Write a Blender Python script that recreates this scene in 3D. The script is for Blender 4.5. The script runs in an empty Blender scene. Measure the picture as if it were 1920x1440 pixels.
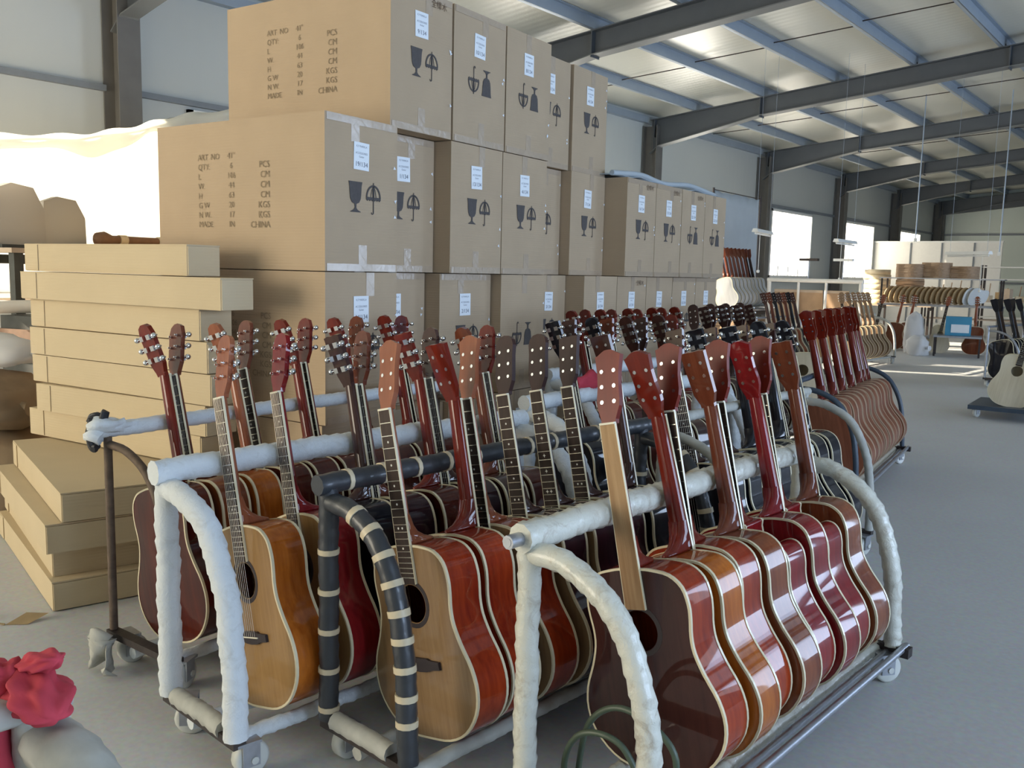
import bpy, math, random
from mathutils import Matrix, Vector
random.seed(7)
R = math.radians
SC = bpy.context.scene
COL = SC.collection

# ---------------------------------------------------------------- camera
EYE = 1.285
cam_d = bpy.data.cameras.new('camera'); cam = bpy.data.objects.new('camera', cam_d); COL.objects.link(cam)
cam_d.sensor_width = 36.0; cam_d.lens = 36.0 * 1700.0 / 1920.0; cam_d.clip_start = 0.02; cam_d.clip_end = 300
YAW, PITCH, ROLL = R(38.4515), R(-7.0955), R(1.2904)
_f = Vector((-math.sin(YAW)*math.cos(PITCH), math.cos(YAW)*math.cos(PITCH), math.sin(PITCH)))
_r = _f.cross(Vector((0, 0, 1))).normalized(); _u = _r.cross(_f)
_r2 = _r*math.cos(ROLL) + _u*math.sin(ROLL); _u2 = -_r*math.sin(ROLL) + _u*math.cos(ROLL)
cam.matrix_world = Matrix(((_r2.x, _u2.x, -_f.x, 0), (_r2.y, _u2.y, -_f.y, 0), (_r2.z, _u2.z, -_f.z, EYE), (0, 0, 0, 1)))
SC.camera = cam

# ---------------------------------------------------------------- world, sun, daylight, exposure
SC.view_settings.view_transform = 'Standard'; SC.view_settings.look = 'None'
SC.view_settings.gamma = 1.0; SC.view_settings.use_curve_mapping = False
SC.view_settings.exposure = -0.12
try: SC.cycles.use_denoising = True
except Exception: pass
try:
    SC.cycles.max_bounces = 10; SC.cycles.diffuse_bounces = 5; SC.cycles.glossy_bounces = 4; SC.cycles.transparent_max_bounces = 12
    SC.cycles.sample_clamp_indirect = 6.0
except Exception: pass
wd = bpy.data.worlds.new('world'); SC.world = wd; wd.use_nodes = True
bg = wd.node_tree.nodes['Background']; bg.inputs[0].default_value = (0.78, 0.89, 1.0, 1); bg.inputs[1].default_value = 2.2

SUN_DIR = Vector((5.8, 2.1, -2.55)).normalized()
sd = bpy.data.lights.new('sun', 'SUN'); sd.energy = 22.0; sd.angle = R(0.6); sd.color = (1.0, 0.86, 0.66)
so = bpy.data.objects.new('sun', sd); COL.objects.link(so); so.rotation_euler = SUN_DIR.to_track_quat('-Z', 'Y').to_euler()
so.location = (-20, 0, 12)

def area(name, loc, direction, sx, sy, radiance, color):
    """daylight entering one of the hall's openings"""
    d = bpy.data.lights.new(name, 'AREA'); d.shape = 'RECTANGLE'; d.size = sx; d.size_y = sy
    d.energy = radiance * sx * sy * math.pi; d.color = color
    o = bpy.data.objects.new(name, d); COL.objects.link(o); o.location = loc
    o.rotation_euler = Vector(direction).to_track_quat('-Z', 'Y').to_euler()
    return o
COOL = (0.54, 0.71, 1.0); WARM = (1.0, 0.85, 0.62)
XR, YB = 7.0, -6.0          # right wall and rear gable (behind the camera)
for _y in (0.6, 4.6): area('daylight_right_door', (XR+0.05, _y, 1.9), (-1, 0, 0), 3.6, 2.2, 13.0, COOL)
area('daylight_right_door_far', (XR+0.05, 15.0, 2.0), (-1, 0, 0), 4.0, 5.0, 8.0, COOL)
area('daylight_rear_door', (-6.6, YB-0.05, 1.9), (0, 1, 0), 4.6, 3.8, 9.0, WARM)

# ---------------------------------------------------------------- materials
MATS = {}
def nmat(name):
    m = bpy.data.materials.new(name); m.use_nodes = True
    nt = m.node_tree; b = nt.nodes['Principled BSDF']; MATS[name] = m
    return m, nt, b
def N(nt, t, **kw):
    n = nt.nodes.new(t)
    for k, v in kw.items():
        if k in n.inputs: n.inputs[k].default_value = v
        else: setattr(n, k, v)
    return n
def coords(nt, scale=(1, 1, 1), kind='Object'):
    tc = N(nt, 'ShaderNodeTexCoord'); mp = N(nt, 'ShaderNodeMapping'); mp.inputs['Scale'].default_value = scale
    nt.links.new(tc.outputs[kind], mp.inputs['Vector']); return mp.outputs['Vector']
def plain(name, col, rough=0.6, metal=0.0, noise=0.12, nscale=18.0, bump=0.0, coat=0.0, spec=0.5, stretch=(1, 1, 1), emit=0):
    m, nt, b = nmat(name)
    b.inputs['Roughness'].default_value = rough; b.inputs['Metallic'].default_value = metal
    b.inputs['Specular IOR Level'].default_value = spec
    if coat: b.inputs['Coat Weight'].default_value = coat; b.inputs['Coat Roughness'].default_value = 0.06
    v = coords(nt, stretch)
    n = N(nt, 'ShaderNodeTexNoise', Scale=nscale, Detail=4.0); nt.links.new(v, n.inputs['Vector'])
    mx = N(nt, 'ShaderNodeMix', data_type='RGBA')
    lo = [max(0, c*(1-noise)) for c in col]; hi = [min(1, c*(1+noise)) for c in col]
    mx.inputs[6].default_value = (*lo, 1); mx.inputs[7].default_value = (*hi, 1)
    nt.links.new(n.outputs['Fac'], mx.inputs[0]); nt.links.new(mx.outputs[2], b.inputs['Base Color'])
    if bump:
        bp = N(nt, 'ShaderNodeBump', Strength=bump, Distance=0.004); nt.links.new(n.outputs['Fac'], bp.inputs['Height'])
        nt.links.new(bp.outputs['Normal'], b.inputs['Normal'])
    if emit:
        b.inputs['Emission Color'].default_value = (*col, 1); b.inputs['Emission Strength'].default_value = emit
    return m
def wood(name, dark, light, gscale=55.0, gloss=True, rough=0.35):
    """lacquered wood, grain running along the guitar"""
    m, nt, b = nmat(name)
    v = coords(nt, (1, 1, 0.06)); n = N(nt, 'ShaderNodeTexNoise', Scale=gscale, Detail=5.0, Roughness=0.65); nt.links.new(v, n.inputs['Vector'])
    v2 = coords(nt, (1, 1, 0.35)); n2 = N(nt, 'ShaderNodeTexNoise', Scale=7.0, Detail=2.0); nt.links.new(v2, n2.inputs['Vector'])
    ad = N(nt, 'ShaderNodeMath', operation='ADD'); nt.links.new(n.outputs['Fac'], ad.inputs[0]); nt.links.new(n2.outputs['Fac'], ad.inputs[1])
    rp = N(nt, 'ShaderNodeMapRange'); rp.inputs['From Min'].default_value = 0.72; rp.inputs['From Max'].default_value = 1.28
    nt.links.new(ad.outputs[0], rp.inputs['Value'])
    mx = N(nt, 'ShaderNodeMix', data_type='RGBA'); mx.inputs[6].default_value = (*dark, 1); mx.inputs[7].default_value = (*light, 1)
    nt.links.new(rp.outputs[0], mx.inputs[0]); nt.links.new(mx.outputs[2], b.inputs['Base Color'])
    b.inputs['Roughness'].default_value = rough
    b.inputs['Specular IOR Level'].default_value = 0.06 if gloss else 0.3
    if gloss: b.inputs['Coat Weight'].default_value = 0.85; b.inputs['Coat Roughness'].default_value = 0.03; b.inputs['Coat IOR'].default_value = 1.48
    return m
wood('lacquer_red', (0.17, 0.013, 0.005), (0.36, 0.045, 0.01))
wood('lacquer_redbrown', (0.042, 0.006, 0.004), (0.095, 0.016, 0.008))
wood('lacquer_orange', (0.26, 0.055, 0.006), (0.5, 0.145, 0.018))
wood('lacquer_crimson', (0.13, 0.006, 0.008), (0.25, 0.014, 0.015))
wood('lacquer_brown', (0.13, 0.027, 0.009), (0.25, 0.07, 0.024))
wood('lacquer_darkbrown', (0.026, 0.009, 0.007), (0.060, 0.020, 0.016))
wood('lacquer_purple', (0.022, 0.007, 0.012), (0.045, 0.014, 0.020))
wood('lacquer_black', (0.006, 0.006, 0.009), (0.013, 0.013, 0.019))
wood('satin_brown', (0.15, 0.045, 0.022), (0.28, 0.1, 0.05), gloss=False, rough=0.32)
wood('satin_raw', (0.16, 0.095, 0.052), (0.27, 0.175, 0.10), gloss=False, rough=0.55)
wood('satin_pale', (0.60, 0.50, 0.33), (0.74, 0.64, 0.46), gloss=False, rough=0.55)
wood('primer_grey', (0.30, 0.31, 0.32), (0.42, 0.43, 0.44), gloss=False, rough=0.6)
wood('spruce_top', (0.2106, 0.1248, 0.0585), (0.2886, 0.1833, 0.0936), gscale=90)
wood('honey_top', (0.2542, 0.1435, 0.0533), (0.3444, 0.205, 0.082), gscale=90)
wood('neck_red', (0.1, 0.008, 0.004), (0.19, 0.018, 0.007))
wood('neck_brown', (0.1, 0.024, 0.012), (0.19, 0.055, 0.026))
wood('neck_dark', (0.035, 0.014, 0.011), (0.07, 0.028, 0.022))
wood('neck_tan', (0.22, 0.06, 0.026), (0.34, 0.115, 0.052))
wood('head_red', (0.11, 0.008, 0.004), (0.20, 0.018, 0.007), gloss=False, rough=0.35)
wood('head_dark', (0.024, 0.009, 0.008), (0.05, 0.018, 0.015), gloss=False, rough=0.35)
wood('bare_fingerboard', (0.28, 0.16, 0.075), (0.52, 0.35, 0.19), gloss=False, rough=0.7)
wood('rosewood', (0.022, 0.013, 0.010), (0.055, 0.032, 0.024), gloss=False, rough=0.5)
plain('binding_cream', (0.72, 0.64, 0.44), 0.35, coat=0.6, noise=0.05)
plain('binding_tan', (0.50, 0.36, 0.24), 0.5, noise=0.1)
plain('fret_metal', (0.75, 0.72, 0.62), 0.25, metal=0.9, noise=0.05)
plain('pearl', (0.75, 0.75, 0.70), 0.25, noise=0.15, nscale=200)
plain('chrome', (0.82, 0.83, 0.85), 0.12, metal=1.0, noise=0.03)
plain('bone', (0.80, 0.76, 0.62), 0.4, noise=0.05)
plain('bridge_dark', (0.020, 0.012, 0.014), 0.45)
plain('string_steel', (0.55, 0.50, 0.42), 0.3, metal=0.9, noise=0.05)
def wrapmat(name, col, dirt, rough, coat, bump, dirtiness):
    m, nt, b = nmat(name); b.inputs['Roughness'].default_value = rough; b.inputs['Coat Weight'].default_value = coat; b.inputs['Coat Roughness'].default_value = 0.2
    v = coords(nt); n = N(nt, 'ShaderNodeTexNoise', Scale=16.0, Detail=6.0, Roughness=0.7, Distortion=1.2); nt.links.new(v, n.inputs['Vector'])
    rp = N(nt, 'ShaderNodeMapRange'); rp.inputs['From Min'].default_value = 0.52; rp.inputs['From Max'].default_value = 0.74; rp.inputs['To Max'].default_value = dirtiness; nt.links.new(n.outputs['Fac'], rp.inputs['Value'])
    mx = N(nt, 'ShaderNodeMix', data_type='RGBA'); mx.inputs[6].default_value = (*col, 1); mx.inputs[7].default_value = (*dirt, 1); nt.links.new(rp.outputs[0], mx.inputs[0]); nt.links.new(mx.outputs[2], b.inputs['Base Color'])
    n2 = N(nt, 'ShaderNodeTexNoise', Scale=48.0, Detail=5.0, Roughness=0.6, Distortion=2.5); nt.links.new(v, n2.inputs['Vector'])
    bp = N(nt, 'ShaderNodeBump', Strength=bump, Distance=0.006); nt.links.new(n2.outputs['Fac'], bp.inputs['Height']); nt.links.new(bp.outputs['Normal'], b.inputs['Normal'])
wrapmat('wrap_white', (0.66, 0.70, 0.72), (0.46, 0.47, 0.45), 0.85, 0.0, 0.5, 0.6)
wrapmat('wrap_cream', (0.66, 0.66, 0.58), (0.34, 0.27, 0.19), 0.38, 0.6, 0.4, 0.75)
plain('wrap_white_old', (0.66, 0.70, 0.72), 0.8, noise=0.10, nscale=30, bump=0.6)
plain('wrap_cream_old', (0.66, 0.66, 0.57), 0.28, noise=0.16, nscale=22, bump=0.5, coat=0.5)
plain('wrap_grey', (0.42, 0.42, 0.38), 0.75, noise=0.25, nscale=25, bump=0.6)
plain('foam_black', (0.030, 0.034, 0.040), 0.42, noise=0.25, nscale=30, bump=0.5, coat=0.25)
plain('tape_tan', (0.60, 0.51, 0.35), 0.45, noise=0.1, nscale=60)
plain('tape_black', (0.02, 0.02, 0.022), 0.5)
plain('steel_dark', (0.055, 0.045, 0.042), 0.5, metal=0.5, noise=0.5, nscale=40, bump=0.3)
plain('steel_rust', (0.12, 0.085, 0.06), 0.7, metal=0.3, noise=0.6, nscale=45, bump=0.5)
plain('steel_bare', (0.40, 0.42, 0.46), 0.38, metal=0.8, noise=0.2, nscale=50)
plain('steel_blue', (0.045, 0.065, 0.09), 0.4, noise=0.3)
plain('wheel_white', (0.55, 0.56, 0.52), 0.5, noise=0.15)
plain('rubber_dark', (0.03, 0.03, 0.03), 0.7)
plain('ink', (0.085, 0.075, 0.072), 0.8, noise=0.25, nscale=60)
plain('ink_faded', (0.27, 0.205, 0.13), 0.85, noise=0.3, nscale=80)
plain('ink_brown', (0.16, 0.105, 0.065), 0.85, noise=0.3, nscale=80)
plain('label_white', (0.83, 0.87, 0.90), 0.5, noise=0.03)
plain('label_ink', (0.16, 0.18, 0.22), 0.7, noise=0.2)
plain('pen_ink', (0.05, 0.06, 0.10), 0.7)
plain('packing_tape', (0.47, 0.365, 0.26), 0.22, noise=0.1, coat=0.35, nscale=35, bump=0.5)
plain('red_cloth', (0.48, 0.045, 0.07), 0.9, noise=0.2, nscale=35, bump=0.5)
plain('sack', (0.26, 0.19, 0.12), 0.9, noise=0.35, nscale=9, bump=0.8)
plain('crate_dark', (0.06, 0.065, 0.06), 0.7, noise=0.3)
plain('tarp_blue', (0.43, 0.48, 0.51), 0.7, noise=0.08, nscale=3)
plain('galvanised', (0.34, 0.40, 0.47), 0.45, metal=0.35, noise=0.08, nscale=6)
plain('rafter_paint', (0.075, 0.085, 0.095), 0.5, noise=0.12, nscale=5)
plain('flange_paint', (0.14, 0.15, 0.155), 0.45, noise=0.1, nscale=5)
plain('column_paint', (0.13, 0.125, 0.115), 0.5, noise=0.2, nscale=5)
plain('girt_paint', (0.20, 0.22, 0.24), 0.5, noise=0.1)
plain('lamp_white', (0.80, 0.80, 0.76), 0.4, noise=0.03)
plain('hose_green', (0.06, 0.085, 0.055), 0.45, noise=0.2)
plain('blue_carton', (0.05, 0.28, 0.45), 0.5, noise=0.2, nscale=4)
plain('plate_gold', (0.46, 0.31, 0.15), 0.6, noise=0.15, nscale=9)
plain('plate_brown', (0.42, 0.28, 0.17), 0.7, noise=0.2, nscale=9)
plain('mdf', (0.50, 0.40, 0.30), 0.7, noise=0.15)
plain('white_paint', (0.80, 0.78, 0.72), 0.5, noise=0.05)
plain('wood_pole', (0.20, 0.11, 0.06), 0.6, noise=0.3, nscale=20)
plain('leaf_dry', (0.34, 0.24, 0.12), 0.8, noise=0.3)

def mat_cardboard(name, col):
    m, nt, b = nmat(name); b.inputs['Roughness'].default_value = 0.78; b.inputs['Specular IOR Level'].default_value = 0.3
    v = coords(nt); n = N(nt, 'ShaderNodeTexNoise', Scale=4.0, Detail=5.0); nt.links.new(v, n.inputs['Vector'])
    w = N(nt, 'ShaderNodeTexWave', Scale=26.0, Distortion=0.4); w.bands_direction = 'Z'; nt.links.new(v, w.inputs['Vector'])
    mx = N(nt, 'ShaderNodeMix', data_type='RGBA'); mx.inputs[6].default_value = (*[c*0.90 for c in col], 1); mx.inputs[7].default_value = (*[min(1, c*1.08) for c in col], 1)
    nt.links.new(n.outputs['Fac'], mx.inputs[0]); nt.links.new(mx.outputs[2], b.inputs['Base Color'])
    bp = N(nt, 'ShaderNodeBump', Strength=0.12, Distance=0.002); nt.links.new(w.outputs['Fac'], bp.inputs['Height']); nt.links.new(bp.outputs['Normal'], b.inputs['Normal'])
    return m
mat_cardboard('cardboard', (0.47, 0.355, 0.235))
mat_cardboard('cardboard_pale', (0.56, 0.455, 0.295))

def mat_floor():
    m, nt, b = nmat('concrete'); b.inputs['Roughness'].default_value = 0.62
    v = coords(nt); n = N(nt, 'ShaderNodeTexNoise', Scale=0.7, Detail=7.0, Roughness=0.6); nt.links.new(v, n.inputs['Vector'])
    n2 = N(nt, 'ShaderNodeTexNoise', Scale=55.0, Detail=4.0); nt.links.new(v, n2.inputs['Vector'])
    mx = N(nt, 'ShaderNodeMix', data_type='RGBA'); mx.inputs[6].default_value = (0.55, 0.56, 0.56, 1); mx.inputs[7].default_value = (0.70, 0.71, 0.71, 1)
    nt.links.new(n.outputs['Fac'], mx.inputs[0])
    m2 = N(nt, 'ShaderNodeMix', data_type='RGBA'); m2.blend_type = 'MULTIPLY'; m2.inputs[0].default_value = 0.35
    nt.links.new(mx.outputs[2], m2.inputs[6]); nt.links.new(n2.outputs['Color'], m2.inputs[7]); nt.links.new(m2.outputs[2], b.inputs['Base Color'])
    bp = N(nt, 'ShaderNodeBump', Strength=0.15, Distance=0.003); nt.links.new(n2.outputs['Fac'], bp.inputs['Height']); nt.links.new(bp.outputs['Normal'], b.inputs['Normal'])
mat_floor()
def mat_panel(name, col, scale, direction, rough):
    m, nt, b = nmat(name); b.inputs['Roughness'].default_value = rough
    v = coords(nt); w = N(nt, 'ShaderNodeTexWave', Scale=scale, Distortion=0.0); w.bands_direction = direction; nt.links.new(v, w.inputs['Vector'])
    n = N(nt, 'ShaderNodeTexNoise', Scale=0.8, Detail=3.0); nt.links.new(v, n.inputs['Vector'])
    mx = N(nt, 'ShaderNodeMix', data_type='RGBA'); mx.inputs[6].default_value = (*[c*0.93 for c in col], 1); mx.inputs[7].default_value = (*col, 1)
    nt.links.new(n.outputs['Fac'], mx.inputs[0]); nt.links.new(mx.outputs[2], b.inputs['Base Color'])
    bp = N(nt, 'ShaderNodeBump', Strength=0.10, Distance=0.01); nt.links.new(w.outputs['Fac'], bp.inputs['Height']); nt.links.new(bp.outputs['Normal'], b.inputs['Normal'])
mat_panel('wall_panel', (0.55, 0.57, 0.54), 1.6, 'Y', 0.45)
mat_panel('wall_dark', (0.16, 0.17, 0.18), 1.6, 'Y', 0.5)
mat_panel('wall_panel_end', (0.60, 0.66, 0.60), 1.6, 'X', 0.45)
mat_panel('roof_panel', (0.60, 0.60, 0.53), 2.2, 'Y', 0.30)

def mat_pane(name, col, strength):
    """daylit translucent glazing: lets the sun through and glows with the sky behind it"""
    m = bpy.data.materials.new(name); m.use_nodes = True; nt = m.node_tree; MATS[name] = m
    nt.nodes.remove(nt.nodes['Principled BSDF']); out = nt.nodes['Material Output']
    tr = N(nt, 'ShaderNodeBsdfTransparent'); em = N(nt, 'ShaderNodeEmission', Strength=strength); em.inputs[0].default_value = (*col, 1)
    ad = N(nt, 'ShaderNodeAddShader'); nt.links.new(tr.outputs[0], ad.inputs[0]); nt.links.new(em.outputs[0], ad.inputs[1]); nt.links.new(ad.outputs[0], out.inputs[0])
mat_pane('window_glow', (1.0, 0.92, 0.78), 5.0)
plain('window_glow_opaque', (0.9, 0.9, 0.85), 0.6, noise=0.03); _b = MATS['window_glow_opaque'].node_tree.nodes['Principled BSDF']; _b.inputs['Emission Color'].default_value = (1.0, 0.92, 0.78, 1); _b.inputs['Emission Strength'].default_value = 6.0  # opaque glowing panes, added so less sun falls on the far floor

def mat_sheet(name, col, trans=0.55):
    m = bpy.data.materials.new(name); m.use_nodes = True; nt = m.node_tree; MATS[name] = m
    b = nt.nodes['Principled BSDF']; out = nt.nodes['Material Output']; b.inputs['Base Color'].default_value = (*col, 1); b.inputs['Roughness'].default_value = 0.5
    t = N(nt, 'ShaderNodeBsdfTranslucent'); t.inputs[0].default_value = (*col, 1)
    mx = N(nt, 'ShaderNodeMixShader'); mx.inputs[0].default_value = trans
    nt.links.new(b.outputs[0], mx.inputs[1]); nt.links.new(t.outputs[0], mx.inputs[2]); nt.links.new(mx.outputs[0], out.inputs[0])
mat_sheet('white_sheet', (0.92, 0.92, 0.88), 0.6)
mat_sheet('plastic_bag', (0.80, 0.80, 0.80), 0.35)
mat_sheet('grey_film', (0.60, 0.57, 0.52), 0.45)

# ---------------------------------------------------------------- mesh helpers
class MB:
    def __init__(s): s.v = []; s.f = []; s.smooth = []
    def add(s, vs, fs, smooth=False):
        o = len(s.v); s.v += [tuple(p) for p in vs]; s.f += [tuple(i+o for i in f) for f in fs]; s.smooth += [smooth]*len(fs); return s
    def box(s, c, d, rot=None):
        hx, hy, hz = d[0]/2, d[1]/2, d[2]/2
        P = [Vector((x, y, z)) for z in (-hz, hz) for y in (-hy, hy) for x in (-hx, hx)]
        if rot is not None: P = [rot @ p for p in P]
        P = [p + Vector(c) for p in P]
        return s.add(P, [(0, 2, 3, 1), (4, 5, 7, 6), (0, 1, 5, 4), (2, 6, 7, 3), (0, 4, 6, 2), (1, 3, 7, 5)])
    def tube(s, path, r, n=10, caps=True, smooth=True, flat=None):
        """path: list of points; r: number or function of (distance, angle)"""
        P = [Vector(p) for p in path]; L = [0.0]
        for a, b in zip(P, P[1:]): L.append(L[-1] + (b-a).length)
        t0 = (P[1]-P[0]).normalized(); ref = Vector((0, 0, 1)) if abs(t0.z) < 0.9 else Vector((1, 0, 0))
        nrm = t0.cross(ref).normalized(); vs = []
        for i, p in enumerate(P):
            t = (P[min(i+1, len(P)-1)] - P[max(i-1, 0)]).normalized()
            nrm = (nrm - t*nrm.dot(t)).normalized(); bn = t.cross(nrm)
            for k in range(n):
                a = 2*math.pi*k/n; rr = r(L[i], a) if callable(r) else r
                vs.append(p + (nrm*math.cos(a) + bn*math.sin(a))*rr)
        fs = [(i*n+k, i*n+(k+1) % n, (i+1)*n+(k+1) % n, (i+1)*n+k) for i in range(len(P)-1) for k in range(n)]
        s.add(vs, fs, smooth)
        if caps: s.add(vs[:n], [tuple(range(n))[::-1]]); s.add(vs[-n:], [tuple(range(n))])
        return s
    def prism(s, outline, axis, a, b):
        """closed outline of 2-D points extruded along axis ('x','y','z') from a to b"""
        def P(p, h):
            return {'x': (h, p[0], p[1]), 'y': (p[0], h, p[1]), 'z': (p[0], p[1], h)}[axis]
        n = len(outline); A = [P(p, a) for p in outline]; B = [P(p, b) for p in outline]
        s.add(A + B, [(i, (i+1) % n, n+(i+1) % n, n+i) for i in range(n)]); s.add(A, [tuple(range(n))[::-1]]); s.add(B, [tuple(range(n))])
        return s
    def lathe(s, prof, n=14, axis='z', c=(0, 0, 0), smooth=True):
        vs = []
        for (r, h) in prof:
            for k in range(n):
                a = 2*math.pi*k/n; x, y = r*math.cos(a), r*math.sin(a)
                p = {'z': (x, y, h), 'x': (h, x, y), 'y': (x, h, y)}[axis]; vs.append((p[0]+c[0], p[1]+c[1], p[2]+c[2]))
        fs = [(i*n+k, i*n+(k+1) % n, (i+1)*n+(k+1) % n, (i+1)*n+k) for i in range(len(prof)-1) for k in range(n)]
        s.add(vs, fs, smooth); s.add(vs[:n], [tuple(range(n))[::-1]]); s.add(vs[-n:], [tuple(range(n))]); return s
    def mesh(s, name, recalc=True):
        me = bpy.data.meshes.new(name); me.from_pydata(s.v, [], s.f)
        me.polygons.foreach_set('use_smooth', s.smooth)
        if recalc:
            import bmesh
            bm = bmesh.new(); bm.from_mesh(me); bmesh.ops.recalc_face_normals(bm, faces=bm.faces); bm.to_mesh(me); bm.free()
        me.materials.append(None); me.update(); return me

def obj(name, me, mat, parent=None, loc=None, rot=None):
    if isinstance(me, MB): me = me.mesh(name)
    o = bpy.data.objects.new(name, me); COL.objects.link(o)
    if mat:
        o.material_slots[0].link = 'OBJECT'; o.material_slots[0].material = MATS[mat]
    if parent is not None: o.parent = parent
    if loc is not None: o.location = loc
    if rot is not None: o.rotation_euler = rot
    return o
def empty(name, loc=(0, 0, 0), rz=0.0):
    o = bpy.data.objects.new(name, None); COL.objects.link(o); o.location = loc; o.rotation_euler = (0, 0, rz); o.empty_display_size = 0.1
    return o
def tag(o, label, cat, group=None):
    o['label'] = label; o['category'] = cat
    if group: o['group'] = group
    return o
def struct(o): o['kind'] = 'structure'; return o
def spline(pts, sub=6, closed=False):
    P = [Vector(p) for p in pts]; n = len(P); out = []
    for i in range(n if closed else n-1):
        p0 = P[(i-1) % n] if closed or i > 0 else P[0]*2-P[1]
        p1 = P[i]; p2 = P[(i+1) % n]
        p3 = P[(i+2) % n] if closed or i+2 < n else P[-1]*2-P[-2]
        for k in range(sub):
            t = k/sub
            out.append(0.5*((2*p1) + (p2-p0)*t + (2*p0-5*p1+4*p2-p3)*t*t + (3*p1-p0-3*p2+p3)*t**3))
    if not closed: out.append(P[-1])
    return out
def resample(path, step):
    P = [Vector(p) for p in path]; out = [P[0]]; acc = 0
    for a, b in zip(P, P[1:]):
        d = (b-a).length; 
        if d < 1e-9: continue
        pos = step-acc
        while pos <= d:
            out.append(a+(b-a)*(pos/d)); pos += step
        acc = (acc + d) % step
    if (out[-1]-P[-1]).length > step*0.3: out.append(P[-1])
    else: out[-1] = P[-1]
    return out
def wrapped(path, r, seed=0, step=0.011, turn=0.042, amp=0.0022, n=10):
    """a tube bandaged in overlapping strips"""
    rnd = random.Random(seed); ph = rnd.random()*6; K = [rnd.uniform(0.6, 1.4) for _ in range(400)]
    def rad(s, a):
        q = s/turn + a/(2*math.pi) + ph; i = int(q); fr = q-i
        return r + amp*(fr-0.5)*K[i % 400] + amp*0.35*math.sin(s*31+ph+a)
    return MB().tube(resample(path, step), rad, n)
# ================================================================ the hall
XL = -9.25; YF = 37.2; BAY = 5.33
COLS = [4.95 + BAY*k for k in range(-1, 7)]
def roof_z(x): return 4.20 + 0.095*(min(x, -2.2-x) + 9.2)      # top of the rafters
XRIDGE = -1.1
fl = MB().box(((XL+XR)/2, (YB+YF)/2, -0.06), (XR-XL+0.4, YF-YB+0.4, 0.12))
struct(obj('floor', fl, 'concrete'))

def wall_cells(u0, u1, z0, z1, openings):
    us = sorted({u0, u1, *[o[0] for o in openings], *[o[1] for o in openings]}); zs = sorted({z0, z1, *[o[2] for o in openings], *[o[3] for o in openings]})
    for a, b in zip(us, us[1:]):
        for c, d in zip(zs, zs[1:]):
            if any(o[0] <= a and b <= o[1] and o[2] <= c and d <= o[3] for o in openings): continue
            yield a, b, c, d
lw_open = [(0.9, 3.45, 0.0, 3.5), (-5.8, -4.4, 1.3, 2.94)] + [(c+0.85, c+3.55, 1.3, 2.94) for c in COLS[1:7]]  # first opening is the added doorway that lets sun onto the sheet
mb = MB()
for a, b, c, d in wall_cells(YB, YF, 0, 4.40, lw_open): mb.box((XL-0.05, (a+b)/2, (c+d)/2), (0.10, b-a, d-c))
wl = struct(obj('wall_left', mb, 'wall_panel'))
rw_open = [(-0.5, 1.7, 0, 3.7), (3.5, 5.7, 0, 3.7), (12.5, 17.5, 0, 4.0)]
mb = MB()
for a, b, c, d in wall_cells(YB, YF, 0, 4.40, rw_open): mb.box((XR+0.15, (a+b)/2, (c+d)/2), (0.10, b-a, d-c))
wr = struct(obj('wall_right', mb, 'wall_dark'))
mb = MB()
for a, b, c, d in wall_cells(XL, XR, 0, 5.3, [(-8.9, -4.3, 0, 3.8)]): mb.box(((a+b)/2, YB-0.15, (c+d)/2), (b-a, 0.10, d-c))
struct(obj('wall_rear', mb, 'wall_panel_end'))
mb = MB().box(((XL+XR)/2, YF+0.05, 2.65), (XR-XL, 0.10, 5.3))
wf = struct(obj('wall_far', mb, 'wall_panel_end'))
for z in (1.25, 3.0): obj('girt', MB().box(((XL+XR)/2, YF-0.04, z), (XR-XL, 0.07, 0.07)), 'girt_paint', wf)
obj('rafter', MB().box((XL+4.2, YF-0.12, 4.28), (8.6, 0.22, 0.34), Matrix.Rotation(-math.atan(0.095), 3, 'Y')), 'rafter_paint', wf)
obj('column', MB().box((XL+0.2, YF-0.15, 2.1), (0.34, 0.22, 4.2)), 'column_paint', wf)

# partition in front of the far gable
mb = MB().box((-7.4, 30.0, 1.22), (3.7, 0.06, 2.44)); pt = struct(obj('wall_partition', mb, 'white_paint'))
for x in (-8.1, -7.2, -6.3): obj('panel_joint', MB().box((x, 29.955, 1.22), (0.035, 0.03, 2.42)), 'girt_paint', pt)
obj('top_channel', MB().box((-7.4, 29.98, 2.46), (3.74, 0.10, 0.05)), 'lamp_white', pt)

# left wall: steel columns and girts
col_me = MB().box((0, 0, 2.05), (0.02, 0.012*1.5, 4.1)).box((0, 0, 2.05), (0.30, 0.014, 4.1)).box((0.15, 0, 2.05), (0.016, 0.24, 4.1)).box((-0.15, 0, 2.05), (0.016, 0.24, 4.1)).box((0, 0, 0.01), (0.42, 0.30, 0.02)).mesh('column')
for y in COLS:
    obj('column', col_me, 'column_paint', wl, (XL+0.17, y, 0))
    for z in (1.18, 3.04):
        if not (-1 < y < 1): obj('girt', MB().box((XL+0.03, y+BAY/2, z), (0.06, BAY-0.26, 0.06)), 'girt_paint', wl)
obj('girt', MB().box((XL+0.03, 4.17, 3.04), (0.06, 1.34, 0.06)), 'girt_paint', wl)
obj('eave_strut', MB().box((XL+0.05, (YB+YF)/2, 4.22), (0.12, YF-YB, 0.12)), 'galvanised', wl)
for y in COLS: obj('column', col_me, 'column_paint', wr, (XR-0.07, y, 0))
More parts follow.
